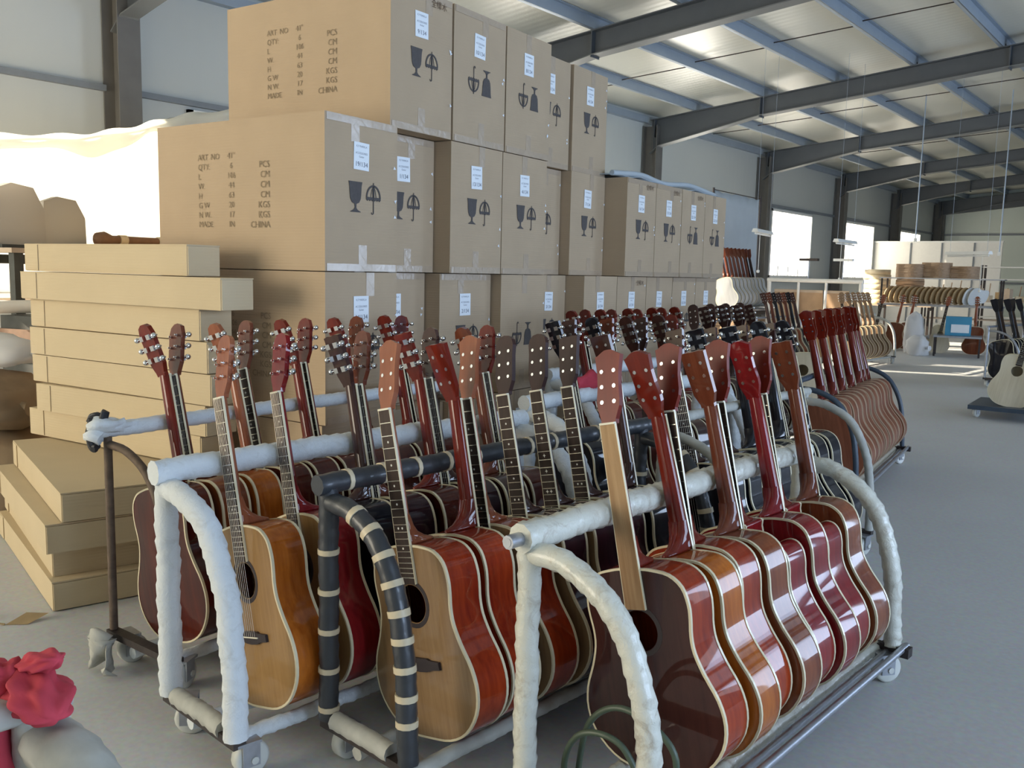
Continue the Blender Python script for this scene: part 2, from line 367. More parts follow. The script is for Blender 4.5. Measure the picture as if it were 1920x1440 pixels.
# windows in the left wall: frame, bars, daylit panes
wn = 0
for (a, b, c, d) in lw_open[1:]:
    wn += 1
    mb = MB()
    for y in (a, b): mb.box((XL-0.02, y, (c+d)/2), (0.14, 0.06, d-c+0.06))
    for z in (c, d): mb.box((XL-0.02, (a+b)/2, z), (0.14, b-a+0.06, 0.06))
    w = struct(obj('window_%d' % wn, mb, 'lamp_white'))
    k = 4; st = (b-a)/k
    for i in range(k):
        obj('pane', MB().box((XL-0.05, a+st*(i+0.5), (c+d)/2), (0.006, st-0.05, d-c-0.06)), 'window_glow' if 10 < a < 19 else 'window_glow_opaque', w)
    for i in range(1, k): obj('mullion', MB().box((XL-0.03, a+st*i, (c+d)/2), (0.05, 0.03, d-c)), 'lamp_white', w)
    if a > 15:
        for i in range(12): obj('security_bar', MB().box((XL+0.03, a+(b-a)*(i+0.5)/12, c+0.13), (0.012, 0.012, 0.26)), 'girt_paint', w)
# unseen doorway added to the left wall so that sun reaches the white sheet
mb = MB()
for y in (0.9, 3.45): mb.box((XL, y, 1.75), (0.14, 0.08, 3.5))
mb.box((XL, 2.175, 3.5), (0.14, 2.63, 0.08)); struct(obj('added_sun_door', mb, 'galvanised'))

# roof: sandwich panels, rafters, purlins, sag rods
def roof_piece(x0, x1, y0, y1, dz, th):
    z0, z1 = roof_z(x0)+dz, roof_z(x1)+dz
    return [(x0, y0, z0), (x1, y0, z1), (x1, y1, z1), (x0, y1, z0), (x0, y0, z0+th), (x1, y0, z1+th), (x1, y1, z1+th), (x0, y1, z0+th)]
BF = [(0, 3, 2, 1), (4, 5, 6, 7), (0, 1, 5, 4), (1, 2, 6, 5), (2, 3, 7, 6), (3, 0, 4, 7)]
mb = MB(); mb.add(roof_piece(XL-0.2, XRIDGE, YB-0.3, YF+0.2, 0.15, 0.08), BF); mb.add(roof_piece(XRIDGE, XR+0.3, YB-0.3, YF+0.2, 0.15, 0.08), BF)
ce = struct(obj('ceiling', mb, 'roof_panel'))
def rafter_mesh(y):
    mb = MB(); web = []; fl = []
    st = [(-9.10, 0.62), (-8.9, 0.50), (-6.9, 0.30), (-3.0, 0.30), (XRIDGE, 0.34)]
    st = st + [(-2.2-x, d) for x, d in st[-2::-1]]
    for (xa, da), (xb, db) in zip(st, st[1:]):
        za, zb = roof_z(xa), roof_z(xb)
        web.append([(xa, za), (xb, zb), (xb, zb-db), (xa, za-da)])
    for q in web:
        mb.prism(q, 'y', y-0.008, y+0.008)
        (xa, za), (xb, zb), (xc, zc), (xd, zd) = q
        mb.prism([(xa, za), (xb, zb), (xb, zb-0.014), (xa, za-0.014)], 'y', y-0.10, y+0.10)
        fl.append([(xd, zd), (xc, zc), (xc, zc-0.014), (xd, zd-0.014)])
    for x in (-9.0, -6.9, -3.0): mb.box((x, y, roof_z(x)-0.17), (0.016, 0.19, 0.34))
    fb = MB()
    for q in fl: fb.prism(q, 'y', y-0.10, y+0.10)
    return mb, fb
for y in COLS[:-1] + [COLS[-1]]:
    a, b = rafter_mesh(y); ro = obj('rafter', a, 'rafter_paint', ce); obj('bottom_flange', b, 'flange_paint', ro)
PUR = [-8.15, -6.85, -5.6, -4.35, -3.1, -1.85, -0.45, 0.95, 2.4, 3.8, 5.2, 6.4]
pm = MB().box((0, (YB+YF)/2, 0.075), (0.014, YF-YB, 0.15)).box((0.03, (YB+YF)/2, 0.145), (0.06, YF-YB, 0.008)).box((-0.03, (YB+YF)/2, 0.004), (0.06, YF-YB, 0.008)).mesh('purlin')
for x in PUR: obj('purlin', pm, 'galvanised', ce, (x, 0, roof_z(x)))
for y in [c + BAY/2 for c in COLS[:-1]]:
    for xa, xb in zip([XL+0.1] + PUR[:7], PUR[:8]):
        obj('sag_rod', MB().tube([(xa, y, roof_z(xa)+0.10), (xb, y, roof_z(xb)+0.05)], 0.009, 5), 'steel_dark', ce)
for x in (-4.35, -3.1):   # fly braces on the nearer rafters
    for y in COLS[2:5]:
        obj('fly_brace', MB().box((x, y+0.10, roof_z(x)-0.10), (0.03, 0.02, 0.36), Matrix.Rotation(0.5, 3, 'X')), 'steel_dark', ce)

# fluorescent lamps hanging on rods, and drop pipes
def hanging_lamp(x, y, z, length, rz, label):
    r = empty('hanging_lamp', (x, y, z), rz); tag(r, label, 'lamp', 'fluorescent battens over the far benches')
    obj('housing', MB().prism([(-0.05, 0), (0.05, 0), (0.03, 0.05), (-0.03, 0.05)], 'y', -length/2, length/2), 'lamp_white', r)
    obj('tube', MB().tube([(0, -length/2+0.03, -0.02), (0, length/2-0.03, -0.02)], 0.013, 8), 'lamp_white', r)
    H = roof_z(x) + 0.1 - z
    for s in (-1, 1): obj('suspension_wire', MB().tube([(0, s*length*0.42, 0.05), (0, s*length*0.42, H)], 0.0022, 5), 'galvanised', r)
    obj('pull_cord', MB().tube([(0.03, -length*0.3, 0), (0.03, -length*0.3, -0.55)], 0.004, 5).lathe([(0.0, -0.60), (0.022, -0.59), (0.022, -0.56), (0.0, -0.55)], 6, c=(0.03, -length*0.3, 0)), 'lamp_white', r)
hanging_lamp(-5.75, 13.3, 1.94, 1.0, R(10), 'white fluorescent batten hanging in front of the nearest bright window')
hanging_lamp(-5.0, 14.8, 1.85, 1.0, R(2), 'white fluorescent batten hanging in front of the pale partition wall edge')
hanging_lamp(-3.45, 16.0, 1.71, 0.85, R(60), 'thin fluorescent batten hanging alone before the cream partition')
def drop_pipe(x, y, z0, label):
    r = empty('drop_pipe', (x, y, z0)); tag(r, label, 'pipe', 'conduits dropping from the roof')
    obj('conduit', MB().tube([(0, 0, 0), (0, 0, roof_z(x)+0.14-z0)], 0.011, 8), 'galvanised', r); obj('end_box', MB().box((0, 0, -0.03), (0.05, 0.04, 0.07)), 'lamp_white', r)
drop_pipe(-4.93, 18.5, 2.08, 'slim conduit dropping from the roof beside the third bright window')
drop_pipe(-3.66, 19.5, 1.85, 'slim conduit dropping from the roof at the right edge of the partition')
# ================================================================ cartons
def text_mesh(lines, cache={}):
    """lines: (string, x, z, height, align); returns a flat mesh in the x-z plane facing -y"""
    key = tuple(lines)
    if key in cache: return cache[key]
    V, F = [], []
    for (s, x, z, h, al) in lines:
        cu = bpy.data.curves.new('t', 'FONT'); cu.body = s; cu.size = h*1.38; cu.align_x = al; cu.extrude = 0.0; cu.resolution_u = 2
        o = bpy.data.objects.new('t', cu); COL.objects.link(o)
        dg = bpy.context.evaluated_depsgraph_get(); dg.update()
        me = o.evaluated_get(dg).to_mesh(); b = len(V)
        V += [(v.co.x + x, 0.0, v.co.y + z) for v in me.vertices]; F += [tuple(i+b for i in p.vertices) for p in me.polygons]
        o.evaluated_get(dg).to_mesh_clear(); bpy.data.objects.remove(o); bpy.data.curves.remove(cu)
    me = bpy.data.meshes.new('print'); me.from_pydata(V, [], F); me.materials.append(None); me.update(); cache[key] = me
    return me
SIDE_LINES = []
_rows = [('ART  NO', '41"', ''), ('QTY:', '6', 'PCS'), ('L', '106', 'CM'), ('W.', '44', 'CM'), ('H', '63', 'CM'), ('G W', '20', 'KGS'), ('N W.', '17', 'KGS'), ('MADE', 'IN', 'CHINA')]
for i, (a, b, c) in enumerate(_rows):
    z = 0.470 - 0.0415*i; SIDE_LINES.append((a, 0.285-0.53, z, 0.026, 'LEFT')); SIDE_LINES.append((b, 0.505-0.53, z, 0.026, 'CENTER'))
    if c: SIDE_LINES.append((c, 0.745-0.53, z - 0.004, 0.028, 'RIGHT'))
SIDE_LINES = tuple(SIDE_LINES)

def goblet_mesh():
    half = [(0.041, 0.125), (0.036, 0.105), (0.034, 0.075), (0.031, 0.055), (0.022, 0.040), (0.006, 0.034), (0.005, 0.018), (0.012, 0.010), (0.030, 0.003), (0.031, 0.0)]
    return MB().prism(half + [(-x, z) for x, z in half[::-1]], 'y', -0.0006, 0.0).mesh('goblet_mark')
def umbrella_mesh():
    mb = MB()
    def strip(pts, w):
        for (x0, z0), (x1, z1) in zip(pts, pts[1:]):
            d = Vector((x1-x0, z1-z0)); l = d.length; d /= l; n = Vector((-d.y, d.x))*w/2
            q = [(x0+n.x, z0+n.y), (x1+n.x, z1+n.y), (x1-n.x, z1-n.y), (x0-n.x, z0-n.y)]; mb.prism(q, 'y', -0.0006, 0)
    dome = [(0.042*math.cos(R(180-10*k)), 0.065 + 0.050*math.sin(R(180-10*k))) for k in range(19)]
    strip(dome, 0.008); strip([(-0.045, 0.062), (0.045, 0.062)], 0.012)
    for k in range(6): x = -0.0375 + 0.015*k; mb.prism([(x-0.006, 0.057), (x+0.006, 0.057), (x, 0.051)], 'y', -0.0006, 0)
    strip([(0, 0.128), (0, 0.0)], 0.005); strip([(0, 0.115), (-0.010, 0.098), (-0.017, 0.068)], 0.003); strip([(0, 0.115), (0.010, 0.098), (0.017, 0.068)], 0.003)
    strip([(0, 0.115), (0, 0.066)], 0.010)
    strip([(0, 0.003), (-0.004, -0.003), (-0.010, -0.003), (-0.012, 0.005)], 0.004)
    return mb.mesh('umbrella_mark')
GOB, UMB = goblet_mesh(), umbrella_mesh()
CL, CW, CH = 1.06, 0.44, 0.63
def carton_body(seed):
    rnd = random.Random(seed); nx, nz = 4, 4; mb = MB()
    # box with softly bulging walls and crushed edges
    def bulge(u, v): return (1-(2*u-1)**4)*(1-(2*v-1)**4)
    def face(fn, nu, nv):
        vs = [fn(i/nu, j/nv) for j in range(nv+1) for i in range(nu+1)]
        fs = [(j*(nu+1)+i, j*(nu+1)+i+1, (j+1)*(nu+1)+i+1, (j+1)*(nu+1)+i) for j in range(nv) for i in range(nu)]
        mb.add(vs, fs, True)
    e = [rnd.uniform(0.000, 0.006) for _ in range(6)]; hx, hy = CL/2, CW/2
    face(lambda u, v: (-hx+CL*u, -hy - 0.002*bulge(u, v)*e[0]/0.006, CH*v), 6, 4)
    face(lambda u, v: (hx-CL*u, hy + 0.002*bulge(u, v), CH*v), 6, 4)
    face(lambda u, v: (hx + 0.003*bulge(u, v), -hy+CW*u, CH*v), 4, 4)
    face(lambda u, v: (-hx - 0.002*bulge(u, v), hy-CW*u, CH*v), 4, 4)
    face(lambda u, v: (-hx+CL*u, -hy+CW*v, CH + 0.001*bulge(u, v)), 4, 4)
    face(lambda u, v: (-hx+CL*u, hy-CW*v, 0), 4, 4)
    return mb.mesh('carton_body', recalc=False)
CBODY = [carton_body(i) for i in range(4)]
for me in CBODY:
    for p in me.polygons: p.use_smooth = False
seam_me = MB().box((0, 0, 0), (0.0016, 0.05, 0.10)).mesh('tape_strip')
edge_me = MB().box((0.0008, 0, 0), (0.0016, CW*0.96, 0.030)).mesh('edge_tape')
top_me = MB().box((0, 0, 0.0018), (CL*0.97, 0.06, 0.0016)).mesh('top_tape')
slab_me = MB().box((0, 0, 0), (0.0010, 0.092, 0.112)).mesh('shipping_label')
TRI = MB().add([(0, -0.008, -0.006), (0, 0.009, -0.003), (0, 0.001, 0.010), (0.001, 0, 0)], [(0, 1, 3), (1, 2, 3), (2, 0, 3), (0, 2, 1)]).mesh('tape_scrap')
ANG = R(5.25)
def carton(px, py, z, rz, label, num=None, mark='up', side=False, group='brown export cartons of guitars', stamp=False, seed=0, lab_off=0.0):
    """px,py: the lower front-left corner (end face, seen edge)"""
    rnd = random.Random(seed*13+5); c, s = math.cos(rz), math.sin(rz); lx, ly = CL/2, -CW/2
    root = empty('carton', (px - (lx*c - ly*s), py - (lx*s + ly*c), z), rz); tag(root, label, 'carton', group)
    obj('carton_body', CBODY[seed % 4], 'cardboard', root)
    X = CL/2 + 0.0045
    obj('top_tape', top_me, 'packing_tape', root, (0, 0, CH))
    for zz in ((0.016,) if rnd.random() < 0.5 else (0.016, CH-0.016)): obj('edge_tape', edge_me, 'packing_tape', root, (X-0.0035, 0, zz))
    obj('end_tape', seam_me, 'packing_tape', root, (X-0.0030, rnd.uniform(-0.05, 0.05), 0.06)); obj('end_tape', seam_me, 'packing_tape', root, (X-0.0030, rnd.uniform(-0.05, 0.05), CH-0.05))
    for k in range(3): obj('tape_scrap', TRI, 'label_white', root, (X-0.001, CW/2-rnd.uniform(0.004, 0.03), rnd.uniform(0.12, 0.6)), (rnd.uniform(0, 6), 0, 0))
    rot = (0, 0, math.pi/2)
    if mark:
        up = mark == 'up'
        for me, yy, nm in ((GOB, -0.048 if up else 0.048, 'goblet_mark'), (UMB, 0.062 if up else -0.062, 'umbrella_mark')):
            zz = 0.245 if up else 0.370
            obj(nm, me, 'ink', root, (X+0.0006, yy, zz), rot if up else (0, math.pi, math.pi/2))
    if num:
        lb = obj('shipping_label', slab_me, 'label_white', root, (X+0.0002, -0.012+lab_off, 0.475), (rnd.uniform(-0.03, 0.03), 0, 0))
        obj('printed_text', text_mesh((('K.F MARKLA', 0, 0.036, 0.0085, 'CENTER'), ('ACCESSORIES', 0, 0.008, 0.0085, 'CENTER'), ('Guitar', 0, -0.006, 0.0085, 'CENTER'))), 'label_ink', lb, (0.0009, 0, 0), rot)['kind'] = 'stuff'
        obj('handwritten_number', text_mesh(((num, 0, -0.042, 0.020, 'CENTER'),)), 'pen_ink', lb, (0.0009, 0, 0), rot)
    if stamp: obj('stamp_mark', text_mesh((('\u5168\u6a1f\u6728', 0, 0, 0.028, 'CENTER'),)), 'ink_brown', root, (X+0.0004, 0.115, CH-0.055), rot)
    if side: obj('printed_text', text_mesh(SIDE_LINES), 'ink_faded', root, (0, -CW/2-0.0035, 0))['kind'] = 'stuff'
    return root
def corner(y, off):
    d = (y-2.409)/math.cos(ANG); return -2.89 - d*math.sin(ANG) + off*math.cos(ANG), 2.409 + d*math.cos(ANG) + off*math.sin(ANG)
ROW = {
 4: [(2.857, -.05, '9/134', 'up', 1), (3.310, -.05, '10/134', 'down', 0), (3.760, -.05, '8/134', 'down', 0), (4.212, -.185, '12/134', 'up', 0), (4.664, -.17, '4/134', 'up', 0)],
 3: [(2.410, 0, '19/134', 'up', 1), (2.856, -.15, '1/134', 'up', 0), (3.300, -.05, '13/134', 'up', 0), (3.745, -.05, '4/134', 'up', 0), (4.190, -.22, '20/134', 'up', 0), (4.635, -.15, '7/134', 'up', 0),
     (5.080, .01, '16/134', 'up', 0), (5.525, .01, '17/134', 'up', 0), (5.972, .01, '22/134', 'down', 0), (6.416, .01, '23/134', 'down', 0)],
 2: [(2.410, 0, '14/134', 'up', 1), (2.855, -.20, '18/134', 'up', 0), (3.300, -.11, '2/134', 'up', 0), (3.750, -.05, None, 'down', 0), (4.195, -.17, '3/134', 'up', 0), (4.640, -.04, '5/134', 'up', 0), (5.085, -.04, '6/134', 'up', 0), (5.530, -.04, '11/134', 'up', 0), (5.975, -.04, '15/134', 'up', 0), (6.420, -.04, '21/134', 'up', 0)],
 1: [(2.410, -.02, '24/134', 'up', 0), (2.860, -.08, '25/134', 'up', 0), (3.305, -.05, '26/134', 'up', 0), (3.752, -.05, '27/134', 'up', 0), (4.200, -.10, '28/134', 'up', 0), (4.645, -.05, '29/134', 'up', 0), (5.090, -.05, '30/134', 'up', 0), (5.535, -.05, '31/134', 'up', 0), (5.980, -.05, '32/134', 'up', 0), (6.425, -.05, '33/134', 'up', 0)]}
ORD = ['first', 'second', 'third', 'fourth', 'fifth', 'sixth', 'seventh', 'eighth', 'ninth', 'tenth', 'eleventh', 'twelfth', 'thirteenth', 'fourteenth']
RN = {4: 'top row', 3: 'second row from top', 2: 'third row from top', 1: 'bottom row'}
k = 0
for row in (1, 2, 3, 4):
    for i, (y, off, num, mark, side) in enumerate(ROW[row]):
        k += 1; extra = ''
        if side: extra = ', text on long side'
        elif mark == 'down': extra = ', goblet mark upside down'
        lab = '%s brown carton from left in the %s%s' % (ORD[i], RN[row], extra)
        carton(*corner(y, off), 0.001 + (CH+0.004)*(row-1), ANG, lab, num, mark, bool(side), seed=k, stamp=(row, i) in ((4, 0), (3, 6), (3, 7), (3, 8), (2, 6)), lab_off=0.03 if (row, i) == (2, 4) else 0)
# a second stack behind the first, just peeping over it on the left
for i, z in enumerate((0.001, 0.635, 1.269)):
    carton(-4.42, 3.36, z, ANG, 'brown carton in the hidden rear stack, %s from the floor' % ORD[i], None, None, seed=70+i, group='cartons of the rear stack')

# ---------------------------------------------------------------- flat guitar boxes stacked on the left
def flat_box(lx, ly, lz, x, y, z, rz, label, group, mat='cardboard_pale'):
    """x,y: lower front-right corner of the box"""
    c, s = math.cos(rz), math.sin(rz); ox, oy = lx/2, -ly/2
    r = empty('flat_box', (x-(ox*c-oy*s), y-(ox*s+oy*c), z), rz); tag(r, label, 'box', group)
    mb = MB(); g = 0.004
    hx, hy = lx/2, ly/2
    mb.box((0, 0, lz/2), (lx-0.012, ly-0.004, lz-0.004)); obj('box_body', mb, mat, r)
    obj('lid_panel', MB().box((0, 0, lz-0.003), (lx-0.004, ly, 0.005)), mat, r)
    for sgn in (-1, 1):
        obj('end_flap', MB().box((sgn*(hx-0.003), 0, lz/2-0.002), (0.006, ly-0.01, lz-0.012)), mat, r)
    obj('side_flap', MB().box((-hx*0.90, -hy-0.0005, lz/2), (lx*0.09, 0.003, lz-0.010)), mat, r)
    return r
up = [(-3.33, 1.20, 0.0), (-3.10, 1.42, 0.01), (-3.27, 1.24, 0.0), (-3.22, 1.27, 0.02), (-3.20, 1.28, 0.015), (-3.24, 1.16, 0.07), (-3.28, 1.24, 0.03)]
for i, (xr, ln, dr) in enumerate(up):
    flat_box(ln, 0.165, 0.1295, xr, 2.08-(0.012 if i in (0, 1) else 0), 0.452 + 0.1303*(6-i), R(5.5)+dr*0.6, '%s long flat cardboard box from the top of the leaning stack' % ORD[i], 'long flat boxes piled at left')
lowr = [(-3.27, 1.50, 0.335, -15.5), (-3.29, 1.45, 0.222, -14.5), (-3.36, 1.50, 0.109, -15.0), (-3.30, 1.47, 0.0, -14.0)]
for i, (x, y, z, a) in enumerate(lowr):
    flat_box(1.19, 0.56, 0.1125, x, y, z+0.001, R(a), '%s wide flat cardboard box from the top of the low floor pile' % ORD[i], 'wide flat boxes on the floor at left')

flat_box(1.0, 0.3, 0.12, -4.44, 3.40, 1.904, ANG, 'flat box with one sunlit end on top of the rear carton stack', 'cartons of the rear stack', 'cardboard')
# ================================================================ guitars
def outline(cut):
    h = [(0.0, 0.0), (0.075, 0.004), (0.137, 0.030), (0.183, 0.082), (0.199, 0.140), (0.190, 0.198), (0.163, 0.255), (0.1455, 0.305), (0.143, 0.345), (0.148, 0.385), (0.149, 0.420), (0.138, 0.462), (0.106, 0.491), (0.060, 0.502), (0.028, 0.505)]
    left = [(-x, z) for x, z in h[1:]][::-1]
    if cut: right = h[:9] + [(0.1475, 0.380), (0.146, 0.412), (0.133, 0.436), (0.110, 0.445), (0.085, 0.438), (0.060, 0.426), (0.040, 0.432), (0.030, 0.455), (0.028, 0.485), (0.028, 0.505)]
    else: right = h
    pts = [(x, 0, z) for x, z in right + left]
    return [(p.x, p.z) for p in spline(pts, 3, True)]
OUT = {False: outline(False), True: outline(True)}
DEP = 0.108; HOLE = (0.0, 0.352, 0.050)
def body_mesh(cut):
    o = OUT[cut]; n = len(o); mb = MB(); hd = DEP/2
    A = [(x, -hd, z) for x, z in o]; B = [(x, hd, z) for x, z in o]
    mb.add(A + B, [(i, (i+1) % n, n+(i+1) % n, n+i) for i in range(n)], True)
    c = (0, hd + 0.010, 0.25); Bm = [(x*0.55, hd+0.008, 0.25+(z-0.25)*0.55) for x, z in o]
    mb.add(B + Bm + [c], [(i, n+i, n+(i+1) % n, (i+1) % n) for i in range(n)] + [(n+i, 2*n, n+(i+1) % n) for i in range(n)], True)
    return mb.mesh('body', recalc=False)
def top_mesh(cut):
    o = OUT[cut]; n = len(o); y0, y1 = -DEP/2, -DEP/2+0.003; hx, hz, hr = HOLE; V = []; F = []
    H = []
    for x, z in o:
        a = math.atan2(z-hz, x-hx); H.append((hx+hr*math.cos(a), hz+hr*math.sin(a)))
    for y in (y0-0.0008, y1): V += [(x, y, z) for x, z in o] + [(x, y, z) for x, z in H]
    for i in range(n):
        j = (i+1) % n
        F += [(i, j, n+j, n+i), (2*n+i, 3*n+i, 3*n+j, 2*n+j), (n+i, n+j, 3*n+j, 3*n+i)]
    return MB().add(V, F).mesh('soundboard')
def binding_mesh(cut, front):
    o = OUT[cut]; n = len(o); mb = MB(); y = (-DEP/2 if front else DEP/2); s = -1 if front else 1
    def off(d):
        q = []
        for i, (x, z) in enumerate(o):
            x0, z0 = o[i-1]; x1, z1 = o[(i+1) % n]; t = Vector((x1-x0, z1-z0)).normalized(); q.append((x+t.y*d, z-t.x*d))
        return q
    a, b = off(0.0014), off(-0.0045); y0, y1 = y + s*0.0016, y - s*0.0065
    V = [(x, y0, z) for x, z in a] + [(x, y0, z) for x, z in b] + [(x, y1, z) for x, z in a] + [(x, y1, z) for x, z in b]
    F = []
    for i in range(n):
        j = (i+1) % n; F += [(i, j, n+j, n+i), (i, 2*n+i, 2*n+j, j), (2*n+i, 3*n+i, 3*n+j, 2*n+j)]
    return mb.add(V, F).mesh('binding')
NUT = 0.866; FY = -DEP/2 - 0.0008      # front face of the soundboard
def ring_mesh(r0, r1, y0, y1, n=28):
    hx, hz, _ = HOLE; V = []; F = []
    for y in (y0, y1):
        for r in (r0, r1): V += [(hx+r*math.cos(2*math.pi*k/n), y, hz+r*math.sin(2*math.pi*k/n)) for k in range(n)]
    for k in range(n):
        j = (k+1) % n; F += [(k, j, n+j, n+k), (n+k, n+j, 3*n+j, 3*n+k)]
    return MB().add(V, F).mesh('rosette')
def neck_mesh():
    mb = MB(); st = []
    for i in range(13):   # half-round shaft
        t = i/12; z = 0.515 + (NUT-0.515)*t; w = 0.0275 - 0.006*t; d = 0.020 - 0.003*t
        st.append((z, w, d))
    V = []; m = 8
    for z, w, d in st:
        for k in range(m+1):
            a = math.pi*k/m; V.append((w*math.cos(a), FY + 0.001 + d*math.sin(a), z))
    F = [(i*(m+1)+k, i*(m+1)+k+1, (i+1)*(m+1)+k+1, (i+1)*(m+1)+k) for i in range(len(st)-1) for k in range(m)] + [((i+1)*(m+1), (i+1)*(m+1)+m, i*(m+1)+m, i*(m+1)) for i in range(len(st)-1)]
    mb.add(V, F, True)
    # heel sweeping back to the rim
    prof = [(0.505, DEP*0.93), (0.512, DEP*0.90), (0.522, DEP*0.62), (0.535, DEP*0.42), (0.555, DEP*0.27), (0.585, 0.019)]
    V = []
    for z, d in prof:
        for k in range(m+1):
            a = math.pi*k/m; V.append(((0.0275 if d < 0.05 else 0.024)*math.cos(a)*(1.0 if k in (0, m) or d < 0.03 else 0.92), FY + 0.001 + d*math.sin(a)**0.7, z))
    F = [(i*(m+1)+k, i*(m+1)+k+1, (i+1)*(m+1)+k+1, (i+1)*(m+1)+k) for i in range(len(prof)-1) for k in range(m)] + [tuple(range(m, -1, -1))]
    mb.add(V, F, True); return mb.mesh('neck')
def fb_w(z): return 0.0285 - 0.0068*(z-0.405)/(NUT-0.405)
def fretboard_mesh():
    q = [(-fb_w(0.405), 0.405), (fb_w(0.405), 0.405), (fb_w(NUT), NUT), (-fb_w(NUT), NUT)]
    return MB().prism(q, 'y', FY-0.0065, FY).mesh('fretboard')
def fbind_mesh():
    mb = MB()
    for s in (-1, 1):
        a, b = fb_w(0.405), fb_w(NUT); mb.prism([(s*a, 0.405), (s*(a+0.0016), 0.405), (s*(b+0.0016), NUT), (s*b, NUT)], 'y', FY-0.0067, FY+0.0005)
    return mb.mesh('fretboard_binding')
FRZ = [NUT - 0.648*(1-2**(-k/12)) for k in range(1, 21)]; FRZ = [z for z in FRZ if z > 0.41]
def frets_mesh():
    mb = MB()
    for z in FRZ: mb.box((0, FY-0.0070, z), (2*fb_w(z), 0.0016, 0.0022))
    return mb.mesh('frets')
def inlay_mesh(star):
    mb = MB()
    for k in (3, 5, 7, 9, 12, 15):
        if k >= len(FRZ)+1: continue
        z = (FRZ[k-1] + FRZ[k-2])/2; r = 0.0032 if not star else 0.0065
        for x in ((-0.008, 0.008) if k == 12 else (0,)):
            pts = [(x+(r if (not star or i % 2 == 0) else r*0.35)*math.cos(2*math.pi*i/8), z+(r if (not star or i % 2 == 0) else r*0.35)*math.sin(2*math.pi*i/8)) for i in range(8)]
            mb.prism(pts, 'y', FY-0.0068, FY-0.0060)
    return mb.mesh('inlays')
def strings_mesh():
    mb = MB()
    for i in range(6):
        x0 = (i-2.5)*0.0073; x1 = (i-2.5)*0.0105; mb.tube([(x0, FY-0.0095, NUT), (x1, FY-0.0110, 0.20)], 0.0006 + 0.00012*(5-i), 4, caps=False)
    return mb.mesh('strings')
def bridge_mesh():
    half = [(0.0, 0.212), (0.030, 0.212), (0.040, 0.208), (0.076, 0.206), (0.077, 0.186), (0.045, 0.184), (0.028, 0.178), (0.0, 0.176)]
    return MB().prism(half + [(-x, z) for x, z in half[-2:0:-1]], 'y', FY-0.008, FY).mesh('bridge')
# headstocks in their own frame: z from 0 (nut) up, leaning back
HEADS = {
 'wavy':   [(0.0215, 0.0), (0.022, 0.010), (0.033, 0.042), (0.0345, 0.060), (0.0315, 0.095), (0.0325, 0.130), (0.0385, 0.172), (0.031, 0.174), (0.020, 0.181), (0.010, 0.186), (0.0, 0.1865)],
 'round':  [(0.0215, 0.0), (0.022, 0.010), (0.034, 0.040), (0.035, 0.060), (0.034, 0.120), (0.0365, 0.150), (0.031, 0.168), (0.018, 0.179), (0.0, 0.182)],
 'octagon': [(0.0215, 0.0), (0.023, 0.012), (0.036, 0.042), (0.0365, 0.120), (0.0385, 0.142), (0.028, 0.170), (0.010, 0.180), (0.0, 0.180)],
 'square': [(0.0215, 0.0), (0.022, 0.010), (0.034, 0.040), (0.036, 0.100), (0.0385, 0.165), (0.020, 0.168), (0.0, 0.166)]}
def head_mesh(kind):
    h = HEADS[kind]; pts = h + [(-x, z) for x, z in h[-2::-1]]
    return MB().prism(pts, 'y', 0.0, 0.015).mesh('headstock')
TUNZ = (0.058, 0.097, 0.136)
def tuner_mesh(s):
    mb = MB(); mb.lathe([(0.0045, -0.006), (0.0045, 0.002)], 8, 'y', (s*0.019, -0.001, 0)); mb.lathe([(0.003, -0.014), (0.003, -0.004)], 6, 'y', (s*0.019, 0, 0))
    mb.box((s*0.020, 0.0195, 0), (0.020, 0.009, 0.017)); mb.tube([(s*0.03, 0.019, 0), (s*0.047, 0.019, 0)], 0.0026, 6)
    mb.lathe([(0.002, -0.008), (0.0085, -0.006), (0.010, 0.0), (0.0085, 0.006), (0.002, 0.008)], 8, 'x', (s*0.051, 0.019, 0)); return mb.mesh('tuner')
BUSH = MB().lathe([(0.0052, -0.0012), (0.0052, 0.0162)], 9, 'y').mesh('bushing')
G = {'body': {c: body_mesh(c) for c in (False, True)}, 'top': {c: top_mesh(c) for c in (False, True)}, 'bf': {c: binding_mesh(c, True) for c in (False, True)}, 'bb': {c: binding_mesh(c, False) for c in (False, True)},
     'ros': ring_mesh(0.052, 0.064, FY-0.0006, FY+0.001), 'neck': neck_mesh(), 'fb': fretboard_mesh(), 'fbb': fbind_mesh(), 'fr': frets_mesh(), 'in': inlay_mesh(False), 'st': inlay_mesh(True), 'str': strings_mesh(), 'br': bridge_mesh(),
     'head': {k: head_mesh(k) for k in HEADS}, 'tun': {s: tuner_mesh(s) for s in (-1, 1)},
     'nut': MB().box((0, FY-0.004, NUT), (0.044, 0.010, 0.005)).mesh('nut'), 'heelcap': MB().lathe([(0.021, 0.0), (0.021, 0.003)], 10, 'z', (0, DEP/2-0.012, 0.501)).mesh('heel_cap'),
     'ovl': None, 'saddle': MB().box((0, FY-0.0095, 0.196), (0.075, 0.003, 0.003)).mesh('saddle')}
HTILT = R(-13)
